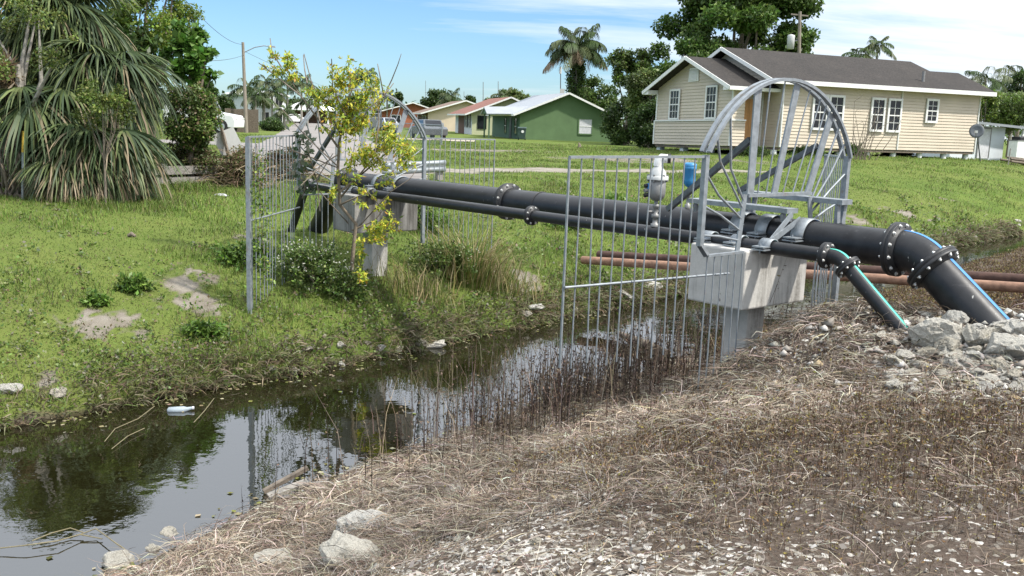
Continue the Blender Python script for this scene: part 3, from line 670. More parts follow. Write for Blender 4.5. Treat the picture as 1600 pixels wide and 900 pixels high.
# ------------------------------------------------------------------ fan shaped guards
ML, MR, MC = -.64, 1.48, .41; HW = 1.07; RISE = .68; RA = (HW ** 2 + RISE ** 2) / (2 * RISE)
def guard(t0, label, wl, wr, nl, nr, zl, zr, lower_to, near):
    dz = -SAG * t0; ZR = 2.82 + dz
    G = lambda m, z, o=0.0: Q0 + D_ * (t0 + o) + N_ * m + A(0, 0, z + dz)
    zarc = lambda m: 2.82 + RISE - RA + math.sqrt(max(RA ** 2 - (m - MC) ** 2, 0))
    base = G(MC, 0); root = thing('pipe_guard', label, 'metal guard', (base[0], base[1], tz(base[0], base[1])), 'fan shaped steel guards round the pipes')
    g, gd = M['galv'], M['galv_dark']
    # double arch
    for off, nm in ((-.03, 'arch_rail'), (.045, 'arch_rail')):
        V = []; k = 33
        for i in range(k):
            m = ML + (MR - ML) * .5 * (1 - math.cos(math.pi * i / (k - 1))); p = G(m, zarc(m), off)
            rn = unit(N_ * (m - MC) + UP * (zarc(m) - (2.82 + RISE - RA)))
            V += [p - rn * .013 - D_ * .020, p - rn * .013 + D_ * .020, p + rn * .013 + D_ * .020, p + rn * .013 - D_ * .020]
        Fs = [(4 * i + j, 4 * i + (j + 1) % 4, 4 * i + 4 + (j + 1) % 4, 4 * i + 4 + j) for i in range(k - 1) for j in range(4)] + [(3, 2, 1, 0), (4 * k - 4, 4 * k - 3, 4 * k - 2, 4 * k - 1)]
        MB().add(V, Fs).build(nm, g, root)
    MB().bar(G(ML, 2.08), G(ML, 2.835), .046, .046, D_).build('post', g, root)
    MB().bar(G(MR, 1.2), G(MR, 2.835), .05, .05, D_).build('post', g, root)
    # inner panel
    bz = 2.49
    for mb_, mt, w in ((-.01, -.01, .09), (.34, .56, .08), (.86, 1.14, .08)):
        MB().bar(G(mb_, bz), G(mt, zarc(mt) - .02), .016, w, N_ * -1).build('flat_bar', g, root)
        MB().bar(G(mb_ + .03, bz, .03), G(mt + .03, zarc(mt) - .03, .03), .05, .012, N_ * -1).build('flat_bar', gd, root)
    MB().bar(G(-.05, bz), G(.9, bz), .05, .03, UP).build('panel_rail', g, root)
    for q, (a, b) in enumerate(((.10, .16), (.22, .37), (.47, .76), (.62, .94), (.75, 1.04))):
        MB().tube([G(a, bz), G(b, zarc(b) - .02)], .0068, 6).build('bar', g, root)
    # hubs and spokes
    MB().bar(G(-.08, 2.50), G(-.13, 2.0), .014, .055, N_).build('hub_bar', g, root)
    MB().bar(G(.90, 2.46), G(.98, 2.06), .014, .055, N_).build('hub_bar', g, root)
    sl = [((-.36, zarc(-.36) - .02), (-.30, 2.72), (-.09, 2.44)), ((-.52, zarc(-.52) - .02), (-.45, 2.78), (-.10, 2.38)), ((ML, 2.70), (-.44, 2.50), (-.11, 2.29)), ((ML, 2.42), (-.40, 2.33), (-.12, 2.19)), ((ML, 2.17), (-.40, 2.15), (-.125, 2.10))]
    sr = [((1.28, zarc(1.28) - .02), (1.1, 2.74), (.92, 2.42)), ((1.40, zarc(1.40) - .02), (1.2, 2.66), (.925, 2.36)), ((MR, 2.68), (1.22, 2.51), (.93, 2.30)), ((MR, 2.42), (1.2, 2.33), (.94, 2.22)), ((MR, 2.2), (1.22, 2.17), (.95, 2.12))]
    for s3 in sl + sr: MB().tube([G(*q) for q in s3], .0105, 6).build('spoke', g, root)
    # braces running back along the pipes
    for p, q in ((G(-.02, 2.97, .03), G(.02, 2.28, .95)), (G(1.0, 2.93, .03), G(.95, 2.44, .85))):
        MB().bar(p, q, .05, .05).build('brace', gd, root)
    if near:
        for m, z, ta, tb in ((1.02, 2.43, -.32, .82), (.62, 2.335, -.02, 1.15)):
            MB().bar(G(m, z, ta), G(m, z, tb), .17, .045, UP).build('support_beam', g, root)
            for tq in (ta + .06, tb - .08):
                for sg in (-.06, .06): MB().bar(G(m + sg, z - .025, tq), G(m + sg * .6, BZ + .14, tq), .05, .03, D_).build('beam_leg', g, root)
        MB().bar(G(.60, 2.31, -.03), G(.27, 2.09, -.06), .05, .012, D_).build('beam_leg', g, root)
        MB().bar(G(.72, 2.26, -.04), G(.29, 2.09, -.065), .05, .012, D_).build('beam_leg', g, root)
    # lower panel between left post and the block
    a, b = (-.60, -.08)
    MB().bar(G(ML, 2.09), G(a, 2.0, -.05), .03, .05, D_).build('strut', gd, root)
    MB().bar(G(a, 2.0, -.05), G(b, 2.0, -.02), .035, .02, UP).build('lower_rail', g, root)
    for q in np.linspace(a + .02, b - .02, 6):
        p = G(q, 1.99, -.04); MB().tube([p, A(p[0], p[1], max(tz(p[0], p[1]) - .05, -.2))], .0068, 6).build('bar', g, root)
    # wings
    for P0, vec, nb, zb, big_post in ((G(ML, 2.82), wl, nl, zl, True), (G(MR, 2.82), wr, nr, zr, False)):
        P1 = P0 + A(*vec); dirv = unit(A(vec[0], vec[1], 0))
        MB().bar(P0, P1, .03, .02, UP).build('top_rail', g, root)
        for q in range(1, nb + 1):
            p = P0 + (P1 - P0) * q / nb; e = A(p[0], p[1], max(zb, tz(p[0], p[1]) - .05)) + A(random.gauss(0, .014), random.gauss(0, .014), random.gauss(0, .02))
            if q == nb and (not near or True):
                MB().bar(p, e, .05 if (big_post and not near) else .02, .05 if (big_post and not near) else .012, dirv).build('post' if not near else 'bar', g, root)
            else: MB().tube([p - UP * .004, e], .0066, 6).build('bar', g, root)
        zz = 1.82 + dz
        pa = P0 * A(1, 1, 0) + UP * zz + (N_ * .40 if (big_post and near) else 0); pb = P1 * A(1, 1, 0) + UP * (zz - .02)
        off = A(-dirv[1], dirv[0], 0) * .016
        MB().tube([pa + off, pb + off], .011, 6).build('middle_rail', g, root)
    return root
P_ = Q0 + N_ * ML; wl_near = A(.40, 7.33, 2.80) - A(P_[0], P_[1], 2.82)
guard(0.0, 'grey steel fan guard with fence wings on the near bank by the rocks', wl_near, A(.34, 1.75, -.02), 12, 12, 1.15, .5, None, True)
guard(7.2, 'grey steel fan guard with fence wings on the far bank, overgrown by the yellow sapling', A(-.22, -1.75, -.0), A(1.06, .75, .0), 15, 14, .45, .4, None, False)
# ------------------------------------------------------------------ air valves
def valve(t, m, z, r, name, label, H, col, kind):
    c = L3(t, m, z); root = thing(name, label, 'air valve', tuple(c + UP * r), 'air valves on the pipes'); b = c + UP * (r - .01)
    if kind == 'white':
        MB().lathe(b, [(.05, 0), (.05, .03), (.03, .035), (.03, .09), (.045, .095), (.045, .13), (.026, .135), (.026, .20), (.04, .205), (.04, .235), (.022, .24), (.022, .29)], 14).build('stem', M['valve_grey'], root)
        MB().cyl(b + A(-.10, -.03, .16), b + A(.03, .01, .16), .012, 8).build('stop_cock', M['valve_grey'], root)
        MB().lathe(b, [(.028, .275), (.06, .285), (.092, .32), (.100, .36), (.100, .50), (.085, .505)], 22).build('body', M['valve_grey'], root)
        o = MB().lathe(b, [(.125, .500), (.125, .535), (.118, .54)], 22); 
        o.build('body_flange', M['valve_white'], root)
        for k in range(6): q = b + A(.112 * math.cos(k * 1.047), .112 * math.sin(k * 1.047), .48); MB().cyl(q, q + UP * .075, .012, 6).build('bolt', M['valve_grey'], root)
        MB().lathe(b, [(.10, .538), (.092, .58), (.06, .625), (.045, .64), (.045, .675)], 20).build('cap', M['valve_white'], root)
        MB().tube([b + A(-.01, 0, .64), b + A(0, 0, .70), b + A(.03, .0, .725), b + A(.10, -.01, .725)], [.05, .052, .05, .046], 14).build('outlet_elbow', M['white'], root)
        MB().cyl(b + A(.10, -.01, .725), b + A(.135, -.015, .725), .05, 14).build('outlet_cap', M['black'], root)
        for k in range(3): MB().tube([b + A(-.09, -.02, .34 + .05 * k), b + A(-.15, -.04, .33 + .05 * k)], [.022, .024], 8).build('side_fitting', M['black' if k != 1 else 'valve_grey'], root)
        MB().box(b + A(-.105, -.045, .43), (.05, .012, .06), A(.6, -.8, 0), A(.8, .6, 0)).build('tag', M['stripe_blue'], root)
    else:
        MB().lathe(b, [(.035, 0), (.035, .04), (.02, .045), (.02, .12), (.03, .125), (.03, .15), (.018, .155), (.018, .235)], 12).build('stem', M['valve_grey'], root)
        MB().lathe(b, [(.022, .23), (.045, .245), (.068, .275), (.074, .31), (.074, .42), (.08, .425), (.08, .455), (.074, .46)], 20).build('body', M['blue_valve'], root)
        MB().lathe(b, [(.08, .46), (.08, .485), (.05, .50), (.03, .50)], 20).build('cap', M['blue_valve'], root)
    root.scale = (.86, .86, .93)
    return root
valve(1.30, SM, SZ, sm_r, 'air_valve', 'white and grey air release valve standing on the thin pipe', .7, None, 'white')
valve(1.34, BM, BZ, big_r, 'air_valve', 'small bright blue air valve standing on the thick pipe', .5, None, 'blue')
# ------------------------------------------------------------------ rusty pipes behind
for nm, off, mk, lab in (('rusty_pipe', A(0, 0, 0), 'rust_dark', 'dark brown rusted pipe crossing the canal low behind the supports, upper of the two'), ('rusty_pipe', A(-.30, -.32, -.06), 'rust_light', 'lighter orange brown rusted pipe crossing low behind the supports, lower of the two')):
    p = at(935, 398, 16.9) + off; q = at(1640, 439, 12.6) + off
    mid = (p + q) / 2
    o = MB().tube([p, p * .6 + q * .4, q], .075 if mk == 'rust_dark' else .07, 12).build(nm, M[mk], None, base=(mid[0], mid[1], mid[2]))
    tag(o, lab, 'pipe', 'old rusty pipes behind')
# ------------------------------------------------------------------ buildings
def clap(mb, P, a, z0, ztop, A0, A1, row=.15, nrm=None, lap=.03, clip=None):
    """overlapping boards: P(A, z, off) -> point"""
    z = z0
    while z < ztop - .01:
        z1 = min(z + row, ztop)
        l0, r0_ = (A0, A1) if clip is None else clip(z); l1, r1 = (A0, A1) if clip is None else clip(z1)
        if r0_ - l0 > .02:
            if r1 - l1 < 0: l1 = r1 = (l1 + r1) / 2
            mb.add([P(l0, z, lap), P(r0_, z, lap), P(r1, z1, .002), P(l1, z1, .002)], [(0, 1, 2, 3)])
            mb.add([P(l0, z, 0), P(r0_, z, 0), P(r0_, z, lap), P(l0, z, lap)], [(0, 1, 2, 3)])
        z = z1
def window(root, P, c, zc, w, h, cols, rows, frame='white', fw=.09, double=False, name='window', curtain=False):
    """P(A,z,off): sash window with muntins at wall coordinate c"""
    P0_ = P; P = lambda a, z, o=0: P0_(a, z, o + (.05 if name == 'window' and frame == 'white' and cols > 1 else 0))
    fr = MB()
    def bx(mb, a0, a1, z0, z1, o0, o1): mb.hexa([P(a0, z0, o0), P(a1, z0, o0), P(a1, z0, o1), P(a0, z0, o1), P(a0, z1, o0), P(a1, z1, o0), P(a1, z1, o1), P(a0, z1, o1)])
    bx(fr, c - w / 2 - fw, c - w / 2, zc - h / 2 - fw, zc + h / 2 + fw, .005, .06); bx(fr, c + w / 2, c + w / 2 + fw, zc - h / 2 - fw, zc + h / 2 + fw, .005, .06)
    bx(fr, c - w / 2, c + w / 2, zc + h / 2, zc + h / 2 + fw, .005, .06); bx(fr, c - w / 2 , c + w / 2, zc - h / 2 - fw, zc - h / 2, .005, .085)
    o = fr.build(name, M[frame], root)
    mu = MB()
    if rows % 2 == 0 and rows > 1: bx(mu, c - w / 2, c + w / 2, zc - .028, zc + .028, .03, .05)
    for k in range(1, cols): x = c - w / 2 + w * k / cols; bx(mu, x - .011, x + .011, zc - h / 2, zc + h / 2, .026, .044)
    for k in range(1, rows): z = zc - h / 2 + h * k / rows; bx(mu, c - w / 2, c + w / 2, z - .011, z + .011, .024, .042)
    if cols > 1 or rows > 1: mu.build('sash_bars', M['white'], o)
    gl = MB(); bx(gl, c - w / 2 + .002, c + w / 2 - .002, zc - h / 2 + .002, zc + h / 2 - .002, .02, .023); gl.build('pane', M['curtain' if curtain else 'glass'], o)
    return o
def slab(mb, pts, th):
    p = [A(*q) for q in pts]; n = unit(np.cross(p[1] - p[0], p[2] - p[0])); n = n if n[2] > 0 else -n
    V = p + [q - n * th for q in p]; k = len(p)
    mb.add(V, [tuple(range(k)), tuple(range(2 * k - 1, k - 1, -1))] + [(i, k + i, k + (i + 1) % k, (i + 1) % k) for i in range(k)])
# --- beige raised house
th, tb_, w, zs, zew, zpw, La, bm_, zem, zrm, Lm, ov, oa, Xc = .435, .022, 6.254, 2.303, 4.832, 6.523, 1.761, .714, 5.188, 7.033, 15.06, .529, .613, 9.831
ha = A(math.cos(th), math.sin(th), 0); hb = A(math.sin(th), -math.cos(th), 0)
def H(a, b, z): return A(Xc, 45, 0) + ha * a + hb * b + UP * (z + tb_ * b + .002 * a)
hr = thing('raised_house', 'beige clapboard house raised on short piers with a dark shingle roof', 'house', tuple(H(7, -3, 1.75)))
zc_w, zc_m = zew + ov * .02, zem
GAB = lambda a0, o: (lambda b, z, off=0: H(a0 - off, b, z))
FRT = lambda b0: (lambda a, z, off=0: H(a, b0 + off, z))
# wing gable (faces left-front)
Pg = lambda q, z, off=0: H(-off, q, z)
def clip_w(z):
    ze = zew + .28; 
    if z <= ze: return (-w, 0)
    k = min((z - ze) / (zpw - .12 - ze), 1) * w / 2; return (-w + k, -k)
zt = zs + 1.18
wall = MB(); clap(wall, lambda q, z, o=0: H(-o - .05, q, z), None, zs, zt, -w - .05, .05)
clap(wall, Pg, None, zt, zpw - .12, -w, 0, clip=clip_w)
clap(wall, lambda q, z, o=0: H(q, o + .05, z), None, zs, zt, -.05, .75); clap(wall, lambda q, z, o=0: H(q, o, z), None, zt, zew + .2, 0, .7)
wall.add([H(0, -w, zs), H(La + 6, -w, zs), H(La + 6, -w, zew + .2), H(0, -w, zew + .2)], [(0, 1, 2, 3)])
# recessed door wall and main front, ends and back
clap(wall, lambda q, z, o=0: H(q, -.75 + o, z), None, zs, zew + .25, .7, La + .55); wall.add([H(.7, 0, zs), H(.7, -.75, zs), H(.7, -.75, zew + .2), H(.7, 0, zew + .2)], [(0, 1, 2, 3)])
a_m = La + .55
clap(wall, lambda q, z, o=0: H(a_m - o, q, z), None, zs, zem + .05, -.75, bm_)
clap(wall, lambda q, z, o=0: H(q, bm_ + o, z), None, zs, zem + .12, a_m, Lm)
clap(wall, lambda q, z, o=0: H(Lm + o, q, z), None, zs, zem + .05, -w, bm_)
bR = (bm_ - w) / 2
def clip_m(z):
    ze = zem - .02; k = np.clip((z - ze) / (zrm - .12 - ze), 0, 1) * (w + bm_) / 2; return (-w + k, bm_ - k)
clap(wall, lambda q, z, o=0: H(La - o, q, z), None, zem - .02, zrm - .12, -w, bm_, clip=clip_m)
wall.add([H(La, -w, zs), H(Lm, -w, zs), H(Lm, -w, zem), H(La, -w, zem)], [(0, 1, 2, 3)])
wall.build('clapboard_wall', M['siding'], hr)
fl = MB(); fl.hexa([H(.0, -w, zs - .14), H(Lm, -w, zs - .14), H(Lm, -.05, zs - .14), H(.0, -.05, zs - .14), H(0, -w, zs - .01), H(Lm, -w, zs - .01), H(Lm, -.05, zs - .01), H(0, -.05, zs - .01)])
fl.hexa([H(a_m, -.04, zs - .14), H(Lm, -.04, zs - .14), H(Lm, bm_ - .02, zs - .14), H(a_m, bm_ - .02, zs - .14), H(a_m, -.04, zs - .01), H(Lm, -.04, zs - .01), H(Lm, bm_ - .02, zs - .01), H(a_m, bm_ - .02, zs - .01)])
fl.build('floor_frame', M['bark'], hr)
tr = MB()
tr.bar(H(-.10, -w - .06, zt), H(-.10, .08, zt), .05, .06, UP); tr.bar(H(-.1, .10, zt), H(.75, .10, zt), .05, .06, UP)
for a, b, z0, z1 in ((-.075, -w - .07, zs, zt), (-.075, .07, zs, zt), (-.03, -w, zt, zew), (-.03, .02, zt, zew + .1), (La + .5, -.70, zs, zew), (a_m - .03, bm_ + .03, zs, zem), (Lm + .03, bm_ + .03, zs - .12, zem), (9.65, bm_ + .035, zs, zem)):
    MB().bar(H(a, b, z0), H(a, b, z1), .09 if a < 9 else .075, .05, ha).build('corner_trim', M['white'], hr)
tr.bar(H(.74, -.70, zt), H(.74 + .15, -.70, zt), .05, .05, UP); tr.bar(H(1.75, -.69, zt), H(La + .5, -.69, zt), .05, .05, UP)
tr.build('belt_trim', M['white'], hr)
for q, hh in ((-4.6, 1.33), (-1.55, 1.4)): window(hr, Pg, q, zt + .13 + hh / 2, .72, hh, 3, 4)
v = MB(); v.hexa([Pg(-w / 2 - .42, 5.35, .03), Pg(-w / 2 + .42, 5.35, .03), Pg(-w / 2 + .42, 5.35, .07), Pg(-w / 2 - .42, 5.35, .07), Pg(-w / 2 - .36, 6.0, .03), Pg(-w / 2 + .36, 6.0, .03), Pg(-w / 2 + .36, 6.0, .07), Pg(-w / 2 - .36, 6.0, .07)])
vo = v.build('gable_vent', M['white'], hr)
lv = MB()
for k in range(8): z = 5.42 + k * .065; lv.hexa([Pg(-w / 2 - .3, z, .07), Pg(-w / 2 + .3, z, .07), Pg(-w / 2 + .3, z, .105), Pg(-w / 2 - .3, z, .105), Pg(-w / 2 - .3, z + .05, .07), Pg(-w / 2 + .3, z + .05, .07), Pg(-w / 2 + .3, z + .05, .075), Pg(-w / 2 - .3, z + .05, .075)])
lv.build('louvres', M['white'], vo)
Pf = lambda q, z, off=0: H(q, bm_ + off, z)
def ap(px, b):  # house coordinate along the front seen at photo column px
    lo, hi = -2.0, 20.0
    for _ in range(40):
        m = (lo + hi) / 2; p = H(m, b, 3.5) - A(0, 0, EYE); x = 800 + F * (p @ CR) / (p @ _f)
        if x < px: lo = m
        else: hi = m
    return (lo + hi) / 2
for pxs, zc, ww, hh, cc, rr in (((1278, 1303), 3.97, .74, 1.45, 2, 4), ((1368, 1394), 3.97, .70, 1.42, 2, 4)):
    for px in pxs: window(hr, Pf, ap(px, bm_), zc, ww, hh, cc, rr, fw=.11)
window(hr, Pf, ap(1452, bm_), 4.28, .62, .98, 2, 4, fw=.11)
Pd = lambda q, z, off=0: H(q, -.75 + off, z)
dr = MB(); a0 = 1.0; dr.hexa([Pd(a0, zs + .08, .02), Pd(a0 + .78, zs + .08, .02), Pd(a0 + .78, zs + .08, .05), Pd(a0, zs + .08, .05), Pd(a0, zs + 2.2, .02), Pd(a0 + .78, zs + 2.2, .02), Pd(a0 + .78, zs + 2.2, .05), Pd(a0, zs + 2.2, .05)])
tag(dr.build('door', M['plywood'], hr), 'raw orange plywood sheet covering the doorway')
df = MB()
for q in (a0 - .12, a0 + .78): df.hexa([Pd(q, zs, .018), Pd(q + .12, zs, .018), Pd(q + .12, zs, .08), Pd(q, zs, .08), Pd(q, zs + 2.35, .018), Pd(q + .12, zs + 2.35, .018), Pd(q + .12, zs + 2.35, .08), Pd(q, zs + 2.35, .08)])
df.build('door_frame', M['white'], hr)
st = MB(); st.box(H(1.4, -.35, zs - .16), (1.2, .7, .06), ha, hb, UP); st.box(H(1.4, .05, zs - .42), (1.1, .35, .06), ha, hb, UP); st.box(H(1.4, .3, zs - .62), (1.1, .3, .06), ha, hb, UP)
st.build('steps', M['bark_grey'], hr)
zg = lambda a, b: terrain(H(a, b, 0)[0:1], H(a, b, 0)[1:2])[0]
for a in (1.0, 2.2, 4.2, 6.1, 8.0, 9.7, 11.5, 13.2, 14.8):
    b = (bm_ - .25) if a > 2 else -.3
    p = H(a, b, 0); MB().cyl(A(p[0], p[1], zg(a, b) - .1), A(p[0], p[1], H(a, b, zs)[2] - .142), .15, 10).build('pier', M['white_wall'], hr)
for b in (-1.8, -4.0, -6.1): p = H(.25, b, 0); MB().box((p[0], p[1], (zg(.25, b) - .1 + H(.25, b, zs)[2] - .142) / 2), (.3, .3, H(.25, b, zs)[2] - .142 - zg(.25, b) + .1), ha, hb, UP).build('pier', M['white_wall'], hr)
for a in (3, 6.5, 10, 13): p = H(a, -3, 0); MB().box((p[0], p[1], (zg(a, -3) - .1 + H(a, -3, zs)[2] - .142) / 2), (.4, .4, H(a, -3, zs)[2] - .142 - zg(a, -3) + .1), ha, hb, UP).build('pier', M['concrete_dark'], hr)
# roofs
rf = MB(); wo = -w - ov
slab(rf, [H(-oa, ov, zew + .14), H(La + 2.5, ov, zew + .14), H(La + 2.5, -w / 2, zpw), H(-oa, -w / 2, zpw)], .07)
slab(rf, [H(-oa, -w / 2, zpw), H(La + 2.5, -w / 2, zpw), H(La + 2.5, wo, zew + .14), H(-oa, wo, zew + .14)], .07)
eF = bm_ + ov; zE = zem + .14; sl_ = (zrm - zE) / (eF - bR)
def onroof(px, py):
    r = _ray(px, py); best = None; lo, hi = 30., 90.
    f = lambda Y: (lambda p: (lambda b: p[2] - tb_ * b - (zrm - (b - bR) * sl_))((p[0] - Xc) * hb[0] + (p[1] - 45) * hb[1]))(A(0, 0, EYE) + r * Y / r[1])
    for _ in range(50):
        m = (lo + hi) / 2
        if f(m) > 0: lo = m
        else: hi = m
    p = A(0, 0, EYE) + r * lo / r[1]; v = p - A(Xc, 45, 0); return v @ ha, v @ hb
R1 = (onroof(1411, 91)[0], bR); R2 = onroof(1453, 112); R3 = onroof(1497, 115)
zr_ = lambda b: zrm - (b - bR) * sl_
slab(rf, [H(La - .55, eF, zE), H(Lm + ov, eF, zE), H(R3[0], R3[1], zr_(R3[1])), H(R2[0], R2[1], zr_(R2[1])), H(R1[0], bR, zrm), H(La - .55, bR, zrm)], .07)
bk = lambda b: 2 * bR - b
slab(rf, [H(La - .55, bR, zrm), H(R1[0], bR, zrm), H(R2[0], bk(R2[1]), zr_(R2[1])), H(R3[0], bk(R3[1]), zr_(R3[1])), H(Lm + ov, bk(eF), zE), H(La - .55, bk(eF), zE)], .07)
slab(rf, [H(R1[0], bR, zrm), H(R2[0], R2[1], zr_(R2[1])), H(R2[0], bk(R2[1]), zr_(R2[1]))], .05)
slab(rf, [H(R2[0], R2[1], zr_(R2[1])), H(R3[0], R3[1], zr_(R3[1])), H(R3[0], bk(R3[1]), zr_(R3[1])), H(R2[0], bk(R2[1]), zr_(R2[1]))], .05)
slab(rf, [H(R3[0], R3[1], zr_(R3[1])), H(Lm + ov, eF, zE), H(Lm + ov, bk(eF), zE), H(R3[0], bk(R3[1]), zr_(R3[1]))], .05)
ro = rf.build('roof', M['shingle'], hr)
vp = H(*onroof(1442, 128), 0); vb, va_ = onroof(1442, 128)[1], onroof(1442, 128)[0]
MB().cyl(H(va_, vb, zr_(vb) - .05), H(va_, vb, zr_(vb) + .5), .08, 8).build('vent_pipe', M['valve_grey'], ro)
fa = MB()
def fas(p, q, h=.17, th=.04): fa.bar(A(*p) - UP * h * .5, A(*q) - UP * h * .5, th, h, UP)
fas(H(-oa - .02, ov + .02, zew + .15), H(La - .6, ov + .02, zew + .15)); fas(H(-oa - .025, ov, zew + .15), H(-oa - .025, -w / 2, zpw + .01)); fas(H(-oa - .025, -w / 2, zpw + .01), H(-oa - .025, wo, zew + .15))
fas(H(La - .58, eF + .03, zE + .01), H(Lm + ov, eF + .03, zE + .01), .2); fas(H(La - .585, eF, zE + .01), H(La - .585, bR, zrm + .01)); fas(H(La - .585, bR, zrm + .01), H(La - .585, bk(eF), zE + .01)); fas(H(Lm + ov + .03, eF, zE), H(Lm + ov + .03, bk(eF), zE), .2)
# boxed soffits
fa.hexa([H(-oa, 0.03, zew - .02), H(La + 1.2, .03, zew - .02), H(La + 1.2, ov, zew - .02), H(-oa, ov, zew - .02), H(-oa, .03, zew + .16), H(La + 1.2, .03, zew + .16), H(La + 1.2, ov, zew + .13), H(-oa, ov, zew + .13)])
fa.hexa([H(-oa, wo, zew - .02), H(-.02, wo, zew - .02), H(-.02, -w, zew - .02), H(-oa, -w, zew - .02), H(-oa, wo, zew + .13), H(-.02, wo, zew + .13), H(-.02, -w, zew + .2), H(-oa, -w, zew + .2)])
fa.add([H(La - .5, bm_, zem - .02), H(Lm + ov, bm_, zem - .02), H(Lm + ov, eF, zem - .02), H(La - .5, eF, zem - .02)], [(0, 1, 2, 3)])
fa.build('fascia', M['white'], hr)
# --- generic gable house ------------------------------------------------
def gable_house(name, label, P0, wd, w, L, hw, rise, ovh, wallm, roofm, sidem=None, cat='house', group=None, base_z=None):
    """P0 front-left base corner, wd width direction, gable faces the viewer; returns root and wall mappers"""
    wd = unit(A(wd[0], wd[1], 0)); dd = A(-wd[1], wd[0], 0); z0 = tz(P0[0], P0[1]) if base_z is None else base_z
    P0 = A(P0[0], P0[1], z0); root = thing(name, label, cat, tuple(P0), group)
    X = lambda a, b, z: P0 + wd * a + dd * b + UP * z
    wl_ = MB()
    wl_.add([X(0, 0, -.2), X(w, 0, -.2), X(w, 0, hw), X(w / 2, 0, hw + rise), X(0, 0, hw)], [(0, 1, 2, 3, 4)])
    wl_.add([X(0, L, -.2), X(w, L, -.2), X(w, L, hw), X(w / 2, L, hw + rise), X(0, L, hw)], [(4, 3, 2, 1, 0)])
    wl_.add([X(w, 0, -.2), X(w, L, -.2), X(w, L, hw), X(w, 0, hw)], [(0, 1, 2, 3)])
    wl_.build('gable_wall', M[wallm], root)
    MB().add([X(0, 0, -.2), X(0, L, -.2), X(0, L, hw), X(0, 0, hw)], [(3, 2, 1, 0)]).build('side_wall', M[sidem or wallm], root)
    k = rise / (w / 2); r_ = MB()
    slab(r_, [X(-ovh, -ovh * .8, hw - k * ovh + .06), X(w / 2, -ovh * .8, hw + rise + .06), X(w / 2, L + .4, hw + rise + .06), X(-ovh, L + .4, hw - k * ovh + .06)], .09)
    slab(r_, [X(w / 2, -ovh * .8, hw + rise + .061), X(w + ovh, -ovh * .8, hw - k * ovh + .06), X(w + ovh, L + .4, hw - k * ovh + .06), X(w / 2, L + .4, hw + rise + .061)], .09)
    r_.build('roof', M[roofm], root)
    f_ = MB(); e = -ovh * .8 - .03
    f_.bar(X(-ovh, e, hw - k * ovh + .0), X(w / 2, e, hw + rise + .0), .04, .16, UP); f_.bar(X(w / 2, e, hw + rise), X(w + ovh, e, hw - k * ovh), .04, .16, UP)
    f_.bar(X(-ovh - .03, e, hw - k * ovh), X(-ovh - .03, L + .4, hw - k * ovh), .04, .16, UP)
    f_.build('fascia', M['white'], root)
    return root, X, (lambda q, z, o=0: X(q, -o, z)), (lambda q, z, o=0: X(-o, q, z))
# --- green house
P0 = at(811, 223, 85); P1 = P0 + unit(A(.98, .21, 0)) * 8.4
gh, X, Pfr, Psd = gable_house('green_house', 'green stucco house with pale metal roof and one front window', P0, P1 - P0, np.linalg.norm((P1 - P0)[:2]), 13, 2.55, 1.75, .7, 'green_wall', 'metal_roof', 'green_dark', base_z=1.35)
window(gh, Pfr, 5.95, 1.5, 1.15, 1.25, 1, 2, 'green_wall', .10, curtain=True)
# porch with its own small gable on the left side
for q in (.6, 2.9): MB().box(X(-2.6, q, 0) + UP * 1.2, (.14, .14, 2.4)).build('porch_post', M['green_dark'], gh)
po = MB(); slab(po, [X(-2.9, .2, 2.3), X(-2.9, 1.75, 2.9), X(1.6, 1.75, 3.1), X(.6, .2, 2.4)], .08); slab(po, [X(-2.9, 1.75, 2.901), X(-2.9, 3.4, 2.3), X(.6, 3.4, 2.4), X(1.6, 1.75, 3.101)], .08); slab(po, [X(-1.2, 3.4, 2.36), X(-1.2, 11, 2.3), X(.2, 11, 2.55), X(.2, 3.4, 2.55)], .08)
po.build('porch_roof', M['metal_roof'], gh)
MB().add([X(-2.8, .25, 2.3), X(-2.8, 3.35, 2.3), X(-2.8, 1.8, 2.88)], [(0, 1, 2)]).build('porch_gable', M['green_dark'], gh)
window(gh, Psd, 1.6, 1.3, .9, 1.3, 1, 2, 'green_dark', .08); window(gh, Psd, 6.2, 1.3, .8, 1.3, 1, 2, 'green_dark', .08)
MB().hexa([Psd(3.4, 0, .02), Psd(4.3, 0, .02), Psd(4.3, 0, .05), Psd(3.4, 0, .05), Psd(3.4, 2.1, .02), Psd(4.3, 2.1, .02), Psd(4.3, 2.1, .05), Psd(3.4, 2.1, .05)]).build('door', M['black'], gh)
# --- yellow house
P0 = at(737, 212, 103); P1 = P0 + A(.98, .21, 0)
yh, X, Pfr, Psd = gable_house('yellow_house', 'pale yellow house with red brown roof and black shutters', P0, (P1 - P0), 8.0, 12, 2.6, 1.6, .9, 'yellow_wall', 'roof_red', 'white_wall', base_z=1.35)
window(yh, Pfr, 1.05, 1.5, .9, 1.3, 1, 1, 'black', .05)
for q in (1.2, 3.3):
    window(yh, Psd, q + .5, 1.6, .7, 1.3, 1, 2, 'white', .06)
    for s_ in (-.2, 1.2): MB().hexa([Psd(q + s_ - .17, .9, .02), Psd(q + s_ + .17, .9, .02), Psd(q + s_ + .17, .9, .06), Psd(q + s_ - .17, .9, .06), Psd(q + s_ - .17, 2.3, .02), Psd(q + s_ + .17, 2.3, .02), Psd(q + s_ + .17, 2.3, .06), Psd(q + s_ - .17, 2.3, .06)]).build('shutter', M['black'], yh)
br_ = MB(); br_.add([Psd(5.2, -.1, .03), Psd(9.5, -.1, .03), Psd(9.5, 2.6, .03), Psd(5.2, 2.6, .03)], [(0, 1, 2, 3)]); br_.build('brick_front', M['brick'], yh)
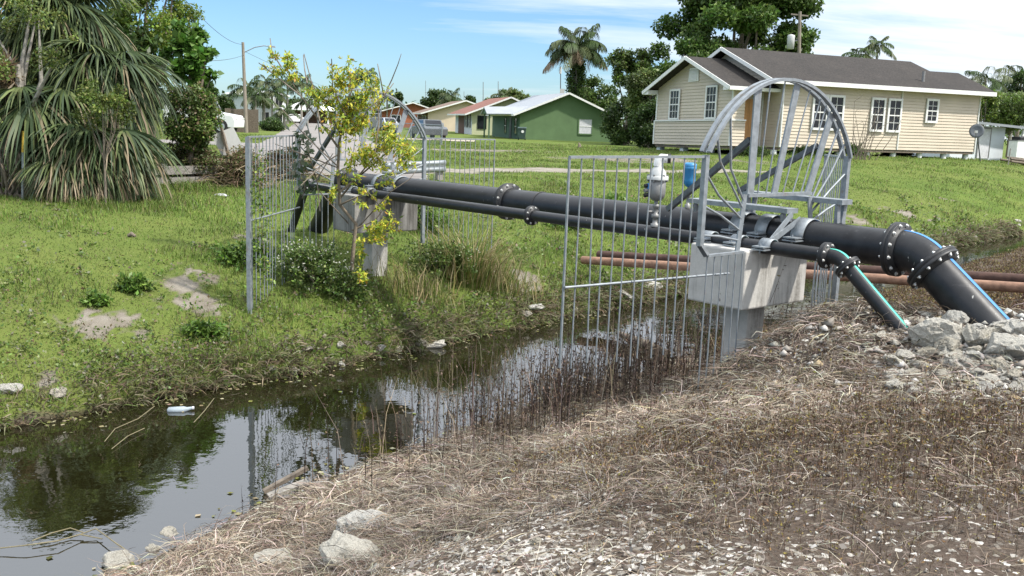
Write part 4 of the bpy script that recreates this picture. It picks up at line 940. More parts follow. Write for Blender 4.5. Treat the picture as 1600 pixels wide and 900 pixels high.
# --- cream house
P0 = at(668, 208, 124); P1 = P0 + A(.98, .21, 0)
ch, X, Pfr, Psd = gable_house('cream_house', 'cream stucco house with low brown shingle roof and dark arched bush', P0, (P1 - P0), 9.5, 12, 2.6, 1.5, 1.0, 'cream_wall', 'shingle_brown', 'brick', base_z=1.35)
window(ch, Psd, 2.0, 1.4, 1.2, 1.3, 2, 1, 'white', .07); window(ch, Psd, 5.0, 1.4, 1.2, 1.3, 2, 1, 'white', .07)
# --- orange house
P0 = at(596, 205, 150); P1 = at(660, 205.5, 151)
oh, X, Pfr, Psd = gable_house('orange_house', 'orange walled house under a wide charcoal roof beyond the parked cars', P0, (P1 - P0), 9.5, 10, 2.6, 1.4, 1.0, 'orange_wall', 'shingle_dark', None, base_z=1.35)
for q in (2.2, 6.2): window(oh, Pfr, q, 1.4, 1.3, 1.2, 2, 1, 'white', .08)
# --- white two storey house at left, far
P0 = at(403, 204, 120); P1 = at(428, 204, 122)
wh, X, Pfr, Psd = gable_house('white_house', 'white two storey house half hidden by palms down the road', P0, (P1 - P0), 4.4, 6, 3.9, .4, .4, 'shed_wall', 'white', None, base_z=1.35)
for q in (1.1, 3.2):
    for z in (1.2, 3.0): window(wh, Pfr, q, z, 1.1, 1.1, 2, 1, 'white', .07)
# --- pavilion with a pyramid roof at the end of the road
c = A(*at(486, 195, 165)); c[2] = 1.4
pv = thing('pavilion', 'small pavilion with pale pyramid roof at the end of the road', 'pavilion', tuple(c))
r_ = MB(); k = 4.2
for i in range(4):
    a, b = [(-k, -k), (k, -k), (k, k), (-k, k)][i], [(k, -k), (k, k), (-k, k), (-k, -k)][i]
    r_.add([c + A(a[0], a[1], 2.3), c + A(b[0], b[1], 2.3), c + A(0, 0, 4.4)], [(0, 1, 2)])
r_.add([c + A(-k, -k, 2.3), c + A(k, -k, 2.3), c + A(k, k, 2.3), c + A(-k, k, 2.3)], [(3, 2, 1, 0)])
r_.build('roof', M['white'], pv)
for x in (-3.6, 3.6):
    for y in (-3.6, 3.6): MB().box(c + A(x, y, 1.1), (.25, .25, 2.4)).build('post', M['white'], pv)
MB().box(c + A(0, 2, 1.0), (6.5, .3, 2.2)).build('back_wall', M['brick'], pv)
# --- white shed at the far right
P0 = at(1502, 231, 66); P1 = at(1582, 232, 68)
zsh = 1.7; wv = unit(A(P1[0] - P0[0], P1[1] - P0[1], 0)); wb = A(-wv[1], wv[0], 0)
P0 = A(P0[0], P0[1], zsh); Xs = lambda a, b, z: P0 + wv * a + wb * b + UP * z
sh = thing('white_shed', 'low white shed with flat pale roof and grey door at the far right', 'shed', tuple(P0))
W_s = 4.0
MB().hexa([Xs(-1, 0, -.3), Xs(W_s, 0, -.3), Xs(W_s, 5, -.3), Xs(-1, 5, -.3), Xs(-1, 0, 2.25), Xs(W_s, 0, 2.15), Xs(W_s, 5, 2.15), Xs(-1, 5, 2.25)]).build('wall', M['shed_wall'], sh)
r_ = MB(); slab(r_, [Xs(-1.6, -.7, 2.55), Xs(W_s + 3.2, -.9, 2.15), Xs(W_s + 3.2, 5.4, 2.6), Xs(-1.6, 5.4, 3.05)], .16); r_.build('roof', M['metal_roof'], sh)
dS = lambda q, z, o=0: Xs(q, -o, z)
MB().hexa([dS(1.5, 0, .01), dS(2.55, 0, .01), dS(2.55, 0, .05), dS(1.5, 0, .05), dS(1.5, 2.0, .01), dS(2.55, 2.0, .01), dS(2.55, 2.0, .05), dS(1.5, 2.0, .05)]).build('door', M['curtain'], sh)
fr_ = MB()
for a0, a1, z0, z1 in ((1.42, 1.5, 0, 2.08), (2.55, 2.63, 0, 2.08), (1.5, 2.55, 2.0, 2.08)): fr_.hexa([dS(a0, z0, .01), dS(a1, z0, .01), dS(a1, z0, .07), dS(a0, z0, .07), dS(a0, z1, .01), dS(a1, z1, .01), dS(a1, z1, .07), dS(a0, z1, .07)])
fr_.build('door_frame', M['valve_grey'], sh)
window(sh, dS, -.2, 1.7, .3, .55, 1, 1, 'white', .05)
for q in (W_s + 1.0, W_s + 2.9): MB().box(Xs(q, -.6, .9), (.12, .12, 2.5), wv, wb).build('porch_post', M['white'], sh)
# things standing by the shed
p = Xs(3.35, -1.6, 0); ck = thing('water_softener_box', 'white metal cabinet beside the black grill in front of the shed', 'cabinet', tuple(p))
MB().box(p + UP * .62, (.85, .7, 1.3), wv, wb).build('body', M['white'], ck, bevel=.03); MB().box(p + UP * 1.30, (.9, .75, .06), wv, wb).build('lid', M['valve_grey'], ck)
p = Xs(4.35, -1.2, 0); gr = thing('grill', 'black covered barbecue grill standing beside the white cabinet', 'grill', tuple(p))
MB().hexa([p + wv * -.7 + wb * -.35 + UP * 1.25, p + wv * .6 + wb * -.35 + UP * .05, p + wv * .6 + wb * .35 + UP * .05, p + wv * -.7 + wb * .35 + UP * 1.25, p + wv * -.75 + wb * -.35 + UP * 1.55, p + wv * .5 + wb * -.35 + UP * 1.6, p + wv * .5 + wb * .35 + UP * 1.6, p + wv * -.75 + wb * .35 + UP * 1.55]).build('cover', M['black'], gr, bevel=.06)
for s_ in (-.25, .4): MB().box(p + wv * s_ + UP * .4, (.08, .5, .9), wv, wb).build('leg', M['black'], gr)
# satellite dish
p = at(1533, 246, 49.3); p = A(p[0], p[1], tz(p[0], p[1]))
dish = thing('satellite_dish', 'grey satellite dish on a leaning pole beside the beige house', 'satellite dish', tuple(p))
tpz = at(1526, 205, p[1]); MB().tube([p - UP * .1, A(tpz[0] + .05, p[1], tpz[2] - .1)], .035, 8).build('pole', M['galv_dark'], dish)
axd = unit(A(-.45, -.85, .3)); e1 = unit(np.cross(axd, UP)); e2 = np.cross(e1, axd); rD = 10.5 / 1500 * p[1]
V = [tpz]; nn_ = 24
for j in (1, 2, 3):
    for i in range(nn_): a = 2 * math.pi * i / nn_; V.append(tpz + axd * .1 * rD * 2 * (j / 3) ** 2 + (e1 * math.cos(a) + e2 * math.sin(a) * 1.05) * rD * j / 3)
Fs = [(0, 1 + i, 1 + (i + 1) % nn_) for i in range(nn_)] + [(1 + j * nn_ + i, 1 + (j + 1) * nn_ + i, 1 + (j + 1) * nn_ + (i + 1) % nn_, 1 + j * nn_ + (i + 1) % nn_) for j in range(2) for i in range(nn_)]
dd_ = MB().add(V, Fs, True).build('dish', M['steel_grey'], dish); so = dd_.modifiers.new('solid', 'SOLIDIFY'); so.thickness = .02
MB().tube([tpz - e2 * rD * .9, tpz - e2 * rD * .5 + axd * rD * 1.1], .018, 6).build('feed_arm', M['valve_grey'], dish); MB().box(tpz - e2 * rD * .45 + axd * rD * 1.15, (.12, .1, .12)).build('receiver', M['valve_white'], dish)
# ------------------------------------------------------------------ street things
def ubase(px, py, Y): 
    p = at(px, py, Y); return A(p[0], p[1], tz(p[0], p[1]))
b = ubase(385, 208, 72); top = at(379.5, 66, 72)
up_ = thing('utility_pole', 'grey wooden utility pole with a curved street lamp arm beside the road', 'utility pole', tuple(b), 'utility poles and masts')
MB().tube([b - UP * .3, top], [.15, .10], 10).build('pole', M['wood_pole'], up_)
a0 = at(381, 82, 72); a1 = at(398, 74, 72); a2 = at(412, 71.5, 72); a3 = at(421, 72.5, 72)
MB().tube([a0, a1, a2, a3], .035, 6).build('lamp_arm', M['galv'], up_)
MB().hexa([a3 + A(-.1, -.1, -.05), a3 + A(.45, -.1, -.08), a3 + A(.45, .1, -.08), a3 + A(-.1, .1, -.05), a3 + A(-.1, -.08, .05), a3 + A(.4, -.08, .04), a3 + A(.4, .08, .04), a3 + A(-.1, .08, .05)]).build('lamp_head', M['galv'], up_)
def wire(p, q, sagm, label, r=.012):
    pts = [p + (q - p) * k / 12 - UP * sagm * 4 * (k / 12) * (1 - k / 12) for k in range(13)]
    o = MB().tube(pts, r, 4).build('overhead_wire', M['black'], None, base=tuple(p)); tag(o, label, 'wire', 'overhead wires')
wire(top - UP * .15, at(285, -5, 34), .4, 'overhead wire rising from the pole top over the palms'); wire(at(381, 86, 72), at(250, 88, 30), .25, 'lower overhead wire running behind the big leaved tree')
wire(top - UP * .6, at(560, 150, 190), .5, 'thin wire running from the lamp pole down the road')
b = ubase(1246, 230, 72); top = at(1250, 18, 72)
u2 = thing('utility_pole', 'brown utility pole with a grey transformer rising behind the beige house roof', 'utility pole', tuple(b), 'utility poles and masts')
MB().tube([b - UP * .3, top], [.16, .11], 10).build('pole', M['wood_pole'], u2); tq = at(1235.5, 66, 71.8)
MB().lathe(tq - UP * .5, [(.10, 0), (.27, .03), (.27, .95), (.24, 1.0), (.05, 1.06)], 14).build('transformer', M['valve_white'], u2); MB().bar(tq, at(1248, 62, 72), .05, .08).build('bracket', M['galv_dark'], u2)
MB().bar(at(1236, 22, 72), at(1263, 25, 72), .08, .1).build('cross_arm', M['wood_pole'], u2)
for px, py, Y, yb, lab in ((876, 104, 112, 200, 'tall thin antenna mast standing behind the green house beside the ivy covered palm'), (755, 128, 170, 200, 'thin grey mast rising over the red brown roof'), (778.5, 127, 178, 200, 'thin grey mast nearest the green porch gable'), (725, 143, 240, 200, 'faint short mast far behind the cream house'), (665, 126, 260, 200, 'very faint mast over the dark round tree')):
    b = ubase(px, yb, Y); t_ = at(px, py, Y); o = thing('antenna_mast', lab, 'mast', tuple(b), 'utility poles and masts'); k = .07 if Y < 150 else .10
    MB().tube([b, t_], [k * 1.2, k * .7], 6).build('mast', M['galv'] if Y > 150 else M['galv_dark'], o)
    if Y < 150: MB().tube([t_ - UP * .8, t_ - UP * .05], .14, 6).build('antenna', M['valve_white'], o); MB().box(b + UP * 5.1, (.5, .4, .6)).build('equipment_box', M['valve_white'], o)
# guard rail at the end of the road
def guardrail(name, label, p, q, zt_, posts):
    p, q = A(*p), A(*q); d = unit(q - p); nrm = unit(np.cross(UP, d)); L = np.linalg.norm(q - p)
    root = thing(name, label, 'guardrail', (p[0], p[1], tz(p[0], p[1])), 'road end guardrail')
    prof = [(-.155, .0), (-.12, .05), (-.05, .05), (0, .0), (.05, .05), (.12, .05), (.155, 0)]
    n = 8; V = [p + d * L * i / n + UP * (zt_ - p[2] - .17 + a) - nrm * bq for i in range(n + 1) for a, bq in prof]; k = len(prof)
    o = MB().add(V, [(i * k + j, (i + 1) * k + j, (i + 1) * k + j + 1, i * k + j + 1) for i in range(n) for j in range(k - 1)], True).build('rail', M['galv'], root)
    s_ = o.modifiers.new('solid', 'SOLIDIFY'); s_.thickness = .012
    for t in posts: c = p + d * L * t + nrm * .1; MB().box((c[0], c[1], (zt_ - .02 + tz(c[0], c[1]) - .2) / 2), (.16, .16, zt_ - tz(c[0], c[1]) + .18), d, nrm).build('post', M['wood_grey'], root)
pr_ = ground(690, 284); gy_ = pr_[1]
guardrail('guardrail', 'galvanised guardrail end standing behind the yellow sapling', at(596, 262, gy_ - .6), at(696, 257, gy_ + .3), at(680, 255, gy_)[2], (.12, .93))
pl = ground(330, 289); 
def wood_rail():
    p, q = at(240, 272, pl[1] - 1.0), at(402, 268, pl[1] + .4); root = thing('timber_rail', 'weathered grey timber and concrete rail half buried in dry vines', 'rail', (p[0], p[1], tz(p[0], p[1])), 'road end guardrail')
    MB().bar(p + UP * .07, q + UP * .07, .10, .17).build('upper_beam', M['wood_grey'], root); MB().bar(p - UP * .14, q - UP * .14, .10, .13).build('lower_beam', M['wood_grey'], root)
    for t in (.05, .5, .93): c = p + (q - p) * t + A(0, .14, 0); MB().box((c[0], c[1], c[2] - .25), (.18, .18, .9)).build('post', M['wood_grey'], root)
wood_rail()
# leaning sign seen from behind
sc_ = at(356, 222, pl[1] + .3); bs_ = A(sc_[0] + .12, sc_[1], tz(sc_[0], sc_[1]))
sg = thing('warning_sign', 'leaning white backed diamond sign on a bent post in dry vines', 'sign', tuple(bs_))
dx_, dz_ = unit(A(.9, .25, -.35)), unit(A(.33, -.05, .9)); kk = .36
MB().poly([sc_ + dx_ * kk, sc_ + dz_ * kk, sc_ - dx_ * kk, sc_ - dz_ * kk], .004, np.cross(dx_, dz_)).build('panel', M['white'], sg)
MB().bar(bs_ - UP * .2 + A(.12, -.1, 0), sc_ + A(-.13, -.06, .36), .075, .05).build('post', M['bark'], sg)
p = ground(35, 312); st_ = thing('marker_stake', 'thin grey stake with a yellow top standing before the palms', 'stake', tuple(p))
t_ = at(37, 205, p[1]); mid = at(36, 238, p[1]); MB().tube([p - UP * .1, mid], .022, 6).build('stake', M['galv'], st_); MB().tube([mid, t_], .026, 6).build('yellow_top', M['yellow_tip'], st_)
p = ground(1575, 258); t_ = at(1579, 232, p[1]); o = MB().tube([p - UP * .1, t_], .03, 6).build('wooden_stake', M['wood_grey'], None, base=tuple(p)); tag(o, 'short pale stake on the lawn beside the old logs', 'stake')
p = ground(1590, 258)
lg = thing('log_pile', 'small heap of weathered grey logs on the lawn', 'log pile', tuple(p))
for k in range(4): a = random.uniform(-.5, .5); q = p + A(random.uniform(-.3, .3), random.uniform(-.2, .2), .08 + .06 * k); MB().tube([q - A(.6, a * .5, -.1), q + A(.1, 0, .04), q + A(.7, a * .5, -.12)], [.06, .07, .05], 7).build('log', M['bark'], lg)
# rubbish bin, stump
p = ubase(815, 224, 82); wb_ = thing('wheelie_bin', 'dark green wheeled rubbish bin beside the green house wall', 'bin', tuple(p))
MB().hexa([p + A(-.26, -.3, .08), p + A(.26, -.3, .08), p + A(.26, .3, .08), p + A(-.26, .3, .08), p + A(-.36, -.38, .98), p + A(.36, -.38, .98), p + A(.36, .38, .98), p + A(-.36, .38, .98)]).build('body', M['bin'], wb_, bevel=.03)
MB().hexa([p + A(-.39, -.43, .98), p + A(.39, -.43, .98), p + A(.39, .43, .98), p + A(-.39, .43, .98), p + A(-.36, -.38, 1.07), p + A(.36, -.38, 1.07), p + A(.36, .38, 1.1), p + A(-.36, .38, 1.1)]).build('lid', M['bin'], wb_, bevel=.02)
for s_ in (-.28, .28): MB().cyl(p + A(s_ - .04, .3, .11), p + A(s_ + .04, .3, .11), .12, 10).build('wheel', M['tyre'], wb_)
MB().poly([p + A(.0 + .12 * math.cos(k * .5236) + .05, -.375, .72 + .12 * math.sin(k * .5236)) for k in range(12)], .01, (0, -1, 0)).build('round_emblem', M['white'], wb_)
p = ground(905, 231); o = MB().tube([p - UP * .1, p + A(.02, 0, .16), p + A(-.04, 0, .34)], [.14, .11, .03], 7).build('tree_stump', M['bark'], None, base=tuple(p)); tag(o, 'small dark stump on the lawn before the green house', 'stump')
# cars
def car(name, label, p, ang, paint, truck=False, L=4.5):
    root = thing(name, label, 'truck' if truck else 'car', tuple(p), 'parked cars down the road'); d = A(math.cos(ang), math.sin(ang), 0); s = A(-d[1], d[0], 0); W2 = .9
    X = lambda a, b, z: p + d * a + s * b + UP * z
    def prof(mb, pts, w0, w1=None):
        w1 = w0 if w1 is None else w1; k = len(pts)
        mb.add([X(a, -(w0 if z < 1.0 else w1), z) for a, z in pts] + [X(a, (w0 if z < 1.0 else w1), z) for a, z in pts], [tuple(range(k)), tuple(range(2 * k - 1, k - 1, -1))] + [(i, k + i, k + (i + 1) % k, (i + 1) % k) for i in range(k)])
    body = MB(); prof(body, [(-2.2, .32), (2.2, .32), (2.25, .6), (2.1, .78), (1.1, .92), (-1.9, .95), (-2.25, .8)] if not truck else [(-2.2, .45), (2.7, .45), (2.75, .9), (2.6, 1.25), (1.2, 1.45), (-2.2, 1.45)], W2); body.build('body', M[paint], root, bevel=.05)
    cab = MB(); prof(cab, [(-1.7, .94), (1.05, .92), (.35, 1.42), (-1.15, 1.45)] if not truck else [(-2.2, 1.44), (1.2, 1.44), (.8, 2.3), (-2.2, 2.35)], .82, .68 if not truck else .85); cab.build('cabin', M[paint], root, bevel=.05)
    for sg in (-1, 1):
        gl = MB(); q = [(-1.35, .99), (.8, .98), (.28, 1.36), (-1.05, 1.38)] if not truck else [(-.4, 1.5), (.9, 1.5), (.65, 2.15), (-.4, 2.15)]
        o_ = (.80, .705) if not truck else (.866, .866)
        gl.add([X(a, sg * (o_[0] if z < 1.1 else o_[1]), z) for a, z in q], [(0, 1, 2, 3)]); gl.build('side_window', M['glass'], root)
    gl = MB(); q0, q1 = ((1.0, .97), (.4, 1.38)) if not truck else ((1.19, 1.5), (.86, 2.2))
    gl.add([X(q0[0] + .03, -.7, q0[1]), X(q0[0] + .03, .7, q0[1]), X(q1[0] + .03, .6, q1[1]), X(q1[0] + .03, -.6, q1[1])], [(0, 1, 2, 3)])
    gl.build('windscreen', M['glass'], root); gl = MB()
    q0, q1 = ((-1.66, .99), (-1.2, 1.4)) if not truck else ((-2.22, 1.6), (-2.22, 2.1))
    gl.add([X(q0[0] - .03, -.65, q0[1]), X(q0[0] - .03, .65, q0[1]), X(q1[0] - .03, .58, q1[1]), X(q1[0] - .03, -.58, q1[1])], [(0, 1, 2, 3)])
    gl.build('rear_window', M['glass'], root)
    rw = .33 if not truck else .5
    for a in (-1.4, 1.4 if not truck else 1.75):
        for sg in (-1, 1): c = X(a, sg * .80, rw); wl0 = MB().cyl(c - s * .11, c + s * .12 * 1, rw, 16).build('wheel', M['tyre'], root); MB().cyl(c + s * sg * .125, c + s * sg * .135, rw * .6, 12).build('rim', M['silver'], wl0)
    for sg in (-.6, .6): MB().box(X(2.21 if not truck else 2.71, sg, .68 if not truck else 1.0), (.06, .3, .14), d, s).build('headlight', M['valve_white'], root)
    return root
p = ubase(600, 211, 108); car('parked_car', 'silver car parked before the orange house', p, rad(125), 'silver')
p = ubase(668, 221, 74); car('parked_car', 'dark grey car parked behind the chain link fence beside the cream house', p, rad(112), 'dark_car')
p = ubase(572, 211, 98); car('pickup_truck', 'dark pickup truck parked left of the silver car behind the far guard', p, rad(118), 'dark_car', True)
p = ubase(456, 196, 150); car('parked_car', 'small white car far down the road by the hedge', p, rad(200), 'white')
p = ubase(314, 214, 66); car('delivery_truck', 'white truck with a rounded bonnet half hidden behind the dry bush', p, rad(-5), 'truck', True)
# chain link fence
def chainlink(label, pts, h, name='chain_link_fence'):
    root = thing(name, label, 'fence', tuple(pts[0]), 'chain link fences')
    for i in range(len(pts)):
        p = A(*pts[i]); MB().cyl(p - UP * .2, p + UP * (h + .06), .035, 8).build('post', M['galv'], root)
        if i + 1 < len(pts):
            q = A(*pts[i + 1]); MB().tube([p + UP * h, q + UP * h], .025, 6).build('top_rail', M['galv'], root)
            L = np.linalg.norm(q - p); d = (q - p) / L; w_ = MB(); nrm = unit(np.cross(d, UP)); st = .11
            for k in np.arange(-h, L, st):
                for sg in (1, -1):
                    a0, a1 = max(k, 0), min(k + h, L)
                    if a1 - a0 < .02: continue
                    z0, z1 = (a0 - k, a1 - k) if sg > 0 else (h - (a0 - k), h - (a1 - k))
                    c0, c1 = p + d * a0 + UP * z0, p + d * a1 + UP * z1; e = UP * .006
                    w_.add([c0 - e, c1 - e, c1 + e, c0 + e], [(0, 1, 2, 3)])
            w_.build('wire_mesh', M['galv'], root)
f0 = ubase(690, 231, 57); f1 = ubase(642, 229, 62); f2 = ubase(692, 219, 80)
chainlink('chain link fence around the driveway in front of the cream house', [f2, f0, f1, ubase(612, 225, 66)], 1.15)
f3 = ubase(566, 227, 62)
chainlink('taller chain link gate panel beside the road with a leaning brace', [ubase(562, 229, 58), ubase(592, 226, 62)], 1.7, 'chain_link_gate')
fd0, fd1 = ubase(352, 209, 72), ubase(404, 207, 74)
fw_ = thing('board_fence', 'dark brown board fence behind the utility pole', 'fence', tuple(fd0))
m_ = MB()
for k in range(24): c = fd0 + (fd1 - fd0) * (k + .5) / 24; m_.box(c + UP * .85, (np.linalg.norm(fd1 - fd0) / 24 * .92, .03, 1.7 + .1 * random.random()))
m_.build('board', M['bark'], fw_)
# ------------------------------------------------------------------ trees and bushes
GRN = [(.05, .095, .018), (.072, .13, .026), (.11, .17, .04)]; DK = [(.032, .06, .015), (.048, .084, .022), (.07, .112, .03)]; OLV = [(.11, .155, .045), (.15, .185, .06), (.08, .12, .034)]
YG = [(.18, .27, .04), (.13, .21, .034), (.25, .30, .06)]; BRN = [(.24, .18, .11), (.15, .11, .065), (.10, .11, .04)]
def px_tree(name, label, px, py, rx, ry, Y, n, leaf, cols, seed, ybase=None, group=None, depth=None, **kw):
    c = at(px, py, Y); s = Y / F; b = A(c[0], c[1], tz(c[0], c[1]))
    return tree(name, label, b, c, (rx * s, depth or rx * s * .8, ry * s), n, leaf, cols, seed, group=group, **kw)
BG = 'trees behind the houses'
px_tree('broad_tree', 'huge dark green tree rising above the beige house roof', 1160, 40, 124, 96, 78, 40000, .32, GRN, 11, group=BG, clumps=76, cr=.185, hollow=.45, trunk_r=.45)
px_tree('broad_tree', 'dark tree between the huge tree and the beige house gable', 1072, 105, 62, 62, 74, 17000, .26, GRN, 12, group=BG, clumps=34, cr=.28, trunk_r=.3)
px_tree('leafy_tree', 'tall airy olive tree with sky showing through beside the ivy palm', 985, 118, 42, 52, 80, 9500, .24, OLV + YG[1:2], 13, group=BG, clumps=34, cr=.22, trunk_r=.22)
px_tree('leafy_tree', 'pale olive tree in the middle of the thicket left of the beige house', 1015, 150, 42, 48, 73, 12000, .20, OLV, 14, group=BG, clumps=30, cr=.28, trunk_r=.2)
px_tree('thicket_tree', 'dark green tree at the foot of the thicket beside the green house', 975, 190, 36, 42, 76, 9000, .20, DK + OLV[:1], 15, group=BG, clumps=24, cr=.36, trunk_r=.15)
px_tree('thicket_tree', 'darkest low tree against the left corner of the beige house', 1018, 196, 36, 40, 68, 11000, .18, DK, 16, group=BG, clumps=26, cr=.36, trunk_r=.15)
px_tree('thicket_tree', 'mid green tree low over the right end of the green house roof', 930, 155, 42, 34, 98, 8500, .25, GRN + OLV[:1], 17, group=BG, clumps=26, cr=.34, trunk_r=.2)
px_tree('round_tree', 'dark round tree over the cream house roof', 682, 158, 26, 17, 190, 5000, .5, DK, 18, group=BG, clumps=18, cr=.4, trunk_r=.3)
px_tree('round_tree', 'small dark tree over the red brown roof', 732, 162, 17, 13, 185, 3000, .5, DK, 19, group=BG, clumps=14, cr=.4, trunk_r=.2)
px_tree('round_tree', 'grey green tree just left of the green house roof peak', 802, 152, 24, 14, 180, 3200, .5, OLV, 20, group=BG, clumps=18, cr=.35, trunk_r=.2)
px_tree('round_tree', 'low dark tree between the two thin masts', 768, 160, 14, 10, 180, 2000, .45, DK, 21, group=BG, clumps=12, cr=.4, trunk_r=.2)
px_tree('column_tree', 'narrow dark column shaped tree standing alone over the orange house', 622, 158, 7, 19, 200, 3000, .45, DK, 22, group=BG, clumps=16, cr=.5, trunk_r=.2, hollow=.2)
px_tree('round_tree', 'low bushy tree over the orange house beside the column tree', 610, 176, 20, 8, 190, 2000, .45, OLV, 23, group=BG, clumps=12, cr=.4, trunk_r=.2)
px_tree('layered_tree', 'dark layered conifer like tree behind the white truck', 345, 165, 27, 24, 100, 6500, .28, DK, 24, group='trees down the road', clumps=26, cr=.3, trunk_r=.2)
px_tree('round_tree', 'dark tree half hidden behind the layered conifer', 322, 150, 20, 28, 118, 3500, .35, DK, 25, group='trees down the road', clumps=18, cr=.35, trunk_r=.2)
px_tree('red_bush', 'dark red leaved bush beside the utility pole', 366, 186, 14, 10, 76, 1500, .16, [(.14, .012, .02), (.08, .01, .015)], 26, clumps=10, cr=.5, cat='bush', trunk_r=.05)
px_tree('clipped_hedge', 'rounded clipped hedge at the left edge of the road', 424, 195, 19, 13, 82, 6000, .12, DK + GRN[:1], 27, clumps=40, cr=.42, cat='hedge', trunk_r=.05, hollow=.75)
px_tree('round_tree', 'dark tree over the far end of the road', 508, 165, 26, 18, 210, 3500, .5, DK, 28, group='trees down the road', clumps=18, cr=.38, trunk_r=.2)
px_tree('round_tree', 'grey green tree behind the far palms', 455, 170, 22, 18, 190, 3000, .5, DK + OLV[:1], 29, group='trees down the road', clumps=18, cr=.38, trunk_r=.2)
px_tree('round_tree', 'dense dark tree behind the yellow sapling', 548, 172, 30, 20, 180, 4500, .5, DK, 30, group='trees down the road', clumps=20, cr=.36, trunk_r=.2)
px_tree('leafy_tree', 'olive tree behind the white shed at the right edge', 1582, 168, 56, 36, 84, 15000, .2, OLV + YG[1:2], 31, group=BG, clumps=36, cr=.3, trunk_r=.08)
px_tree('leafy_tree', 'yellowish tree between the shed roof and the beige house', 1540, 160, 22, 32, 80, 5500, .18, YG[1:] + OLV, 32, group=BG, clumps=18, cr=.35, trunk_r=.06)
px_tree('broad_tree', 'dark tree at the right edge of the picture behind the olive tree', 1598, 138, 34, 30, 98, 6000, .25, DK, 33, group=BG, clumps=20, cr=.34, trunk_r=.2)
px_tree('arched_bush', 'dark arched bush against the cream house wall', 686, 200, 5, 9, 118, 900, .2, DK, 34, clumps=8, cr=.6, cat='bush', trunk_r=.05, hollow=.3)
# palms
def px_palm(label, px, py, Y, L, nf, seed, yb=None, **kw):
    c = at(px, py, Y); b = A(c[0], c[1], tz(c[0], c[1])); return feather_palm('feather_palm', label, b, c[2] - b[2], L, nf, seed, **kw)
FP = 'feather palms'
px_palm('big royal palm with drooping fronds and an ivy covered trunk', 903, 72, 98, 3.7, 34, 41, group=FP, trunk_r=.3, lw=.085, nl=44, dead=5, shaft=True)
c = at(900, 140, 98); iv = tree('ivy_column', 'tangle of ivy and creeper covering the royal palm trunk', A(c[0], c[1] - .3, 1.4), A(c[0], c[1] - .3, c[2] + .6), (1.0, .8, 3.8), 5500, .2, DK + GRN, 42, 30, .42, cat='creeper', trunk_r=.05, bark='twig')
for i, (lab, px, py, Y, L, nf) in enumerate((('tall dark palm leaning by the far road, left of the two tallest', 449, 126, 140, 2.6, 15), ('tall dark palm standing beside the road centre', 471, 130, 135, 2.7, 16), ('dark palm head just above the yellow sapling', 571, 119, 120, 2.4, 15), ('dark palm behind the utility pole', 385, 137, 110, 2.5, 14),
    ('bright green young palm right of the utility pole', 398, 150, 84, 1.6, 13), ('bright green young palm behind the hedge', 412, 155, 86, 1.5, 13), ('grey palm with hanging fronds behind the young palms', 425, 142, 120, 2.2, 14), ('short bushy palm beside the hedge', 444, 172, 95, 1.6, 13), ('small sparse palm seen through the far guard', 605, 150, 150, 2.0, 10),
    ('dark drooping palm over the cream house roof', 704, 152, 170, 3.2, 18), ('upright palm beside the thin masts', 787, 150, 160, 2.4, 13), ('palm tops just over the beige roof ridge, left clump', 1345, 84, 110, 2.2, 14), ('taller ragged palm over the beige roof ridge', 1372, 70, 112, 2.2, 14), ('spreading palm beside the right end of the beige roof', 1540, 122, 92, 2.7, 15), ('dark palm crown at the right edge of the picture', 1590, 122, 105, 3.4, 18), ('grey trunked palm far along the road', 415, 128, 150, 2.4, 13), ('pale trunked palm beside the white house', 480, 158, 120, 2.0, 12))):
    px_palm(lab, px, py, Y, L, nf, 50 + i, group=FP, lw=.10 if Y > 95 else .07, nl=22, trunk_r=.15)
# far treeline
P = []; C = []
for k, az in enumerate(np.linspace(-42, 44, 120)):
    R_ = 300 + 40 * math.sin(k * 1.7); x, y = R_ * math.sin(rad(az)), R_ * math.cos(rad(az)); h = 4.0 + 3.2 * vnoise(k * .37, 2.2)
    q = rng.normal(size=(140, 3)) * A(4.5, 3, h * .28) + A(x, y, 1.4 + h * .45); q[:, 2] = np.maximum(q[:, 2], 1.4); P.append(q)
P = np.concatenate(P); V, Qd, C = leaf_geo(P, 1.1, pal(len(P), DK + OLV[:1], 5), .1, .4, 5)
tag(np_mesh('distant_treeline', V, Qd, M['leaf'], None, C), 'low distant tree line closing the horizon', 'tree line', kind='stuff')
# --- big fan palms at left
def fan_palm(name, label, base, hub, nf, seed, pet, R, dry, elr, facing=None):
    r = np.random.default_rng(seed); base = A(*base); hub = A(*hub); t = thing(name, label, 'fan palm', tuple(base), 'fan palms on the left bank')
    MB().tube([base - UP * .2, base * .6 + hub * .4, hub], [.24, .2, .17], 10).build('trunk', M['bark'], t)
    for i in range(nf):
        q = i / (nf - 1); az = i * 2.399 + r.normal() * .2 if facing is None else facing + (((i * 2.399) % 6.283) - 3.14) * .62
        el = rad(elr[0] + (elr[1] - elr[0]) * q ** .9 + r.normal() * 6)
        cols = [(.058, .09, .036), (.085, .118, .045), (.05, .078, .038), (.125, .155, .06)]
        V, Qd, C = fan_frond(r, pet * (.8 + .4 * r.random()), R * (.85 + .3 * r.random()), az, el, cols, dry * q, droop=.5 + .5 * q + .2 * r.random())
        np_mesh('frond', V + hub, Qd, M['palm'], t, C)
    return t
FB = lambda px, Y: (lambda c: A(c[0], c[1], tz(c[0], c[1])))(at(px, 300, Y))
fan_palm('fan_palm', 'tall fan palm at the back left with long hanging grey green fronds', FB(95, 18.6), at(92, 10, 18.6), 24, 61, .4, 1.1, .1, (50, -45), rad(-85))
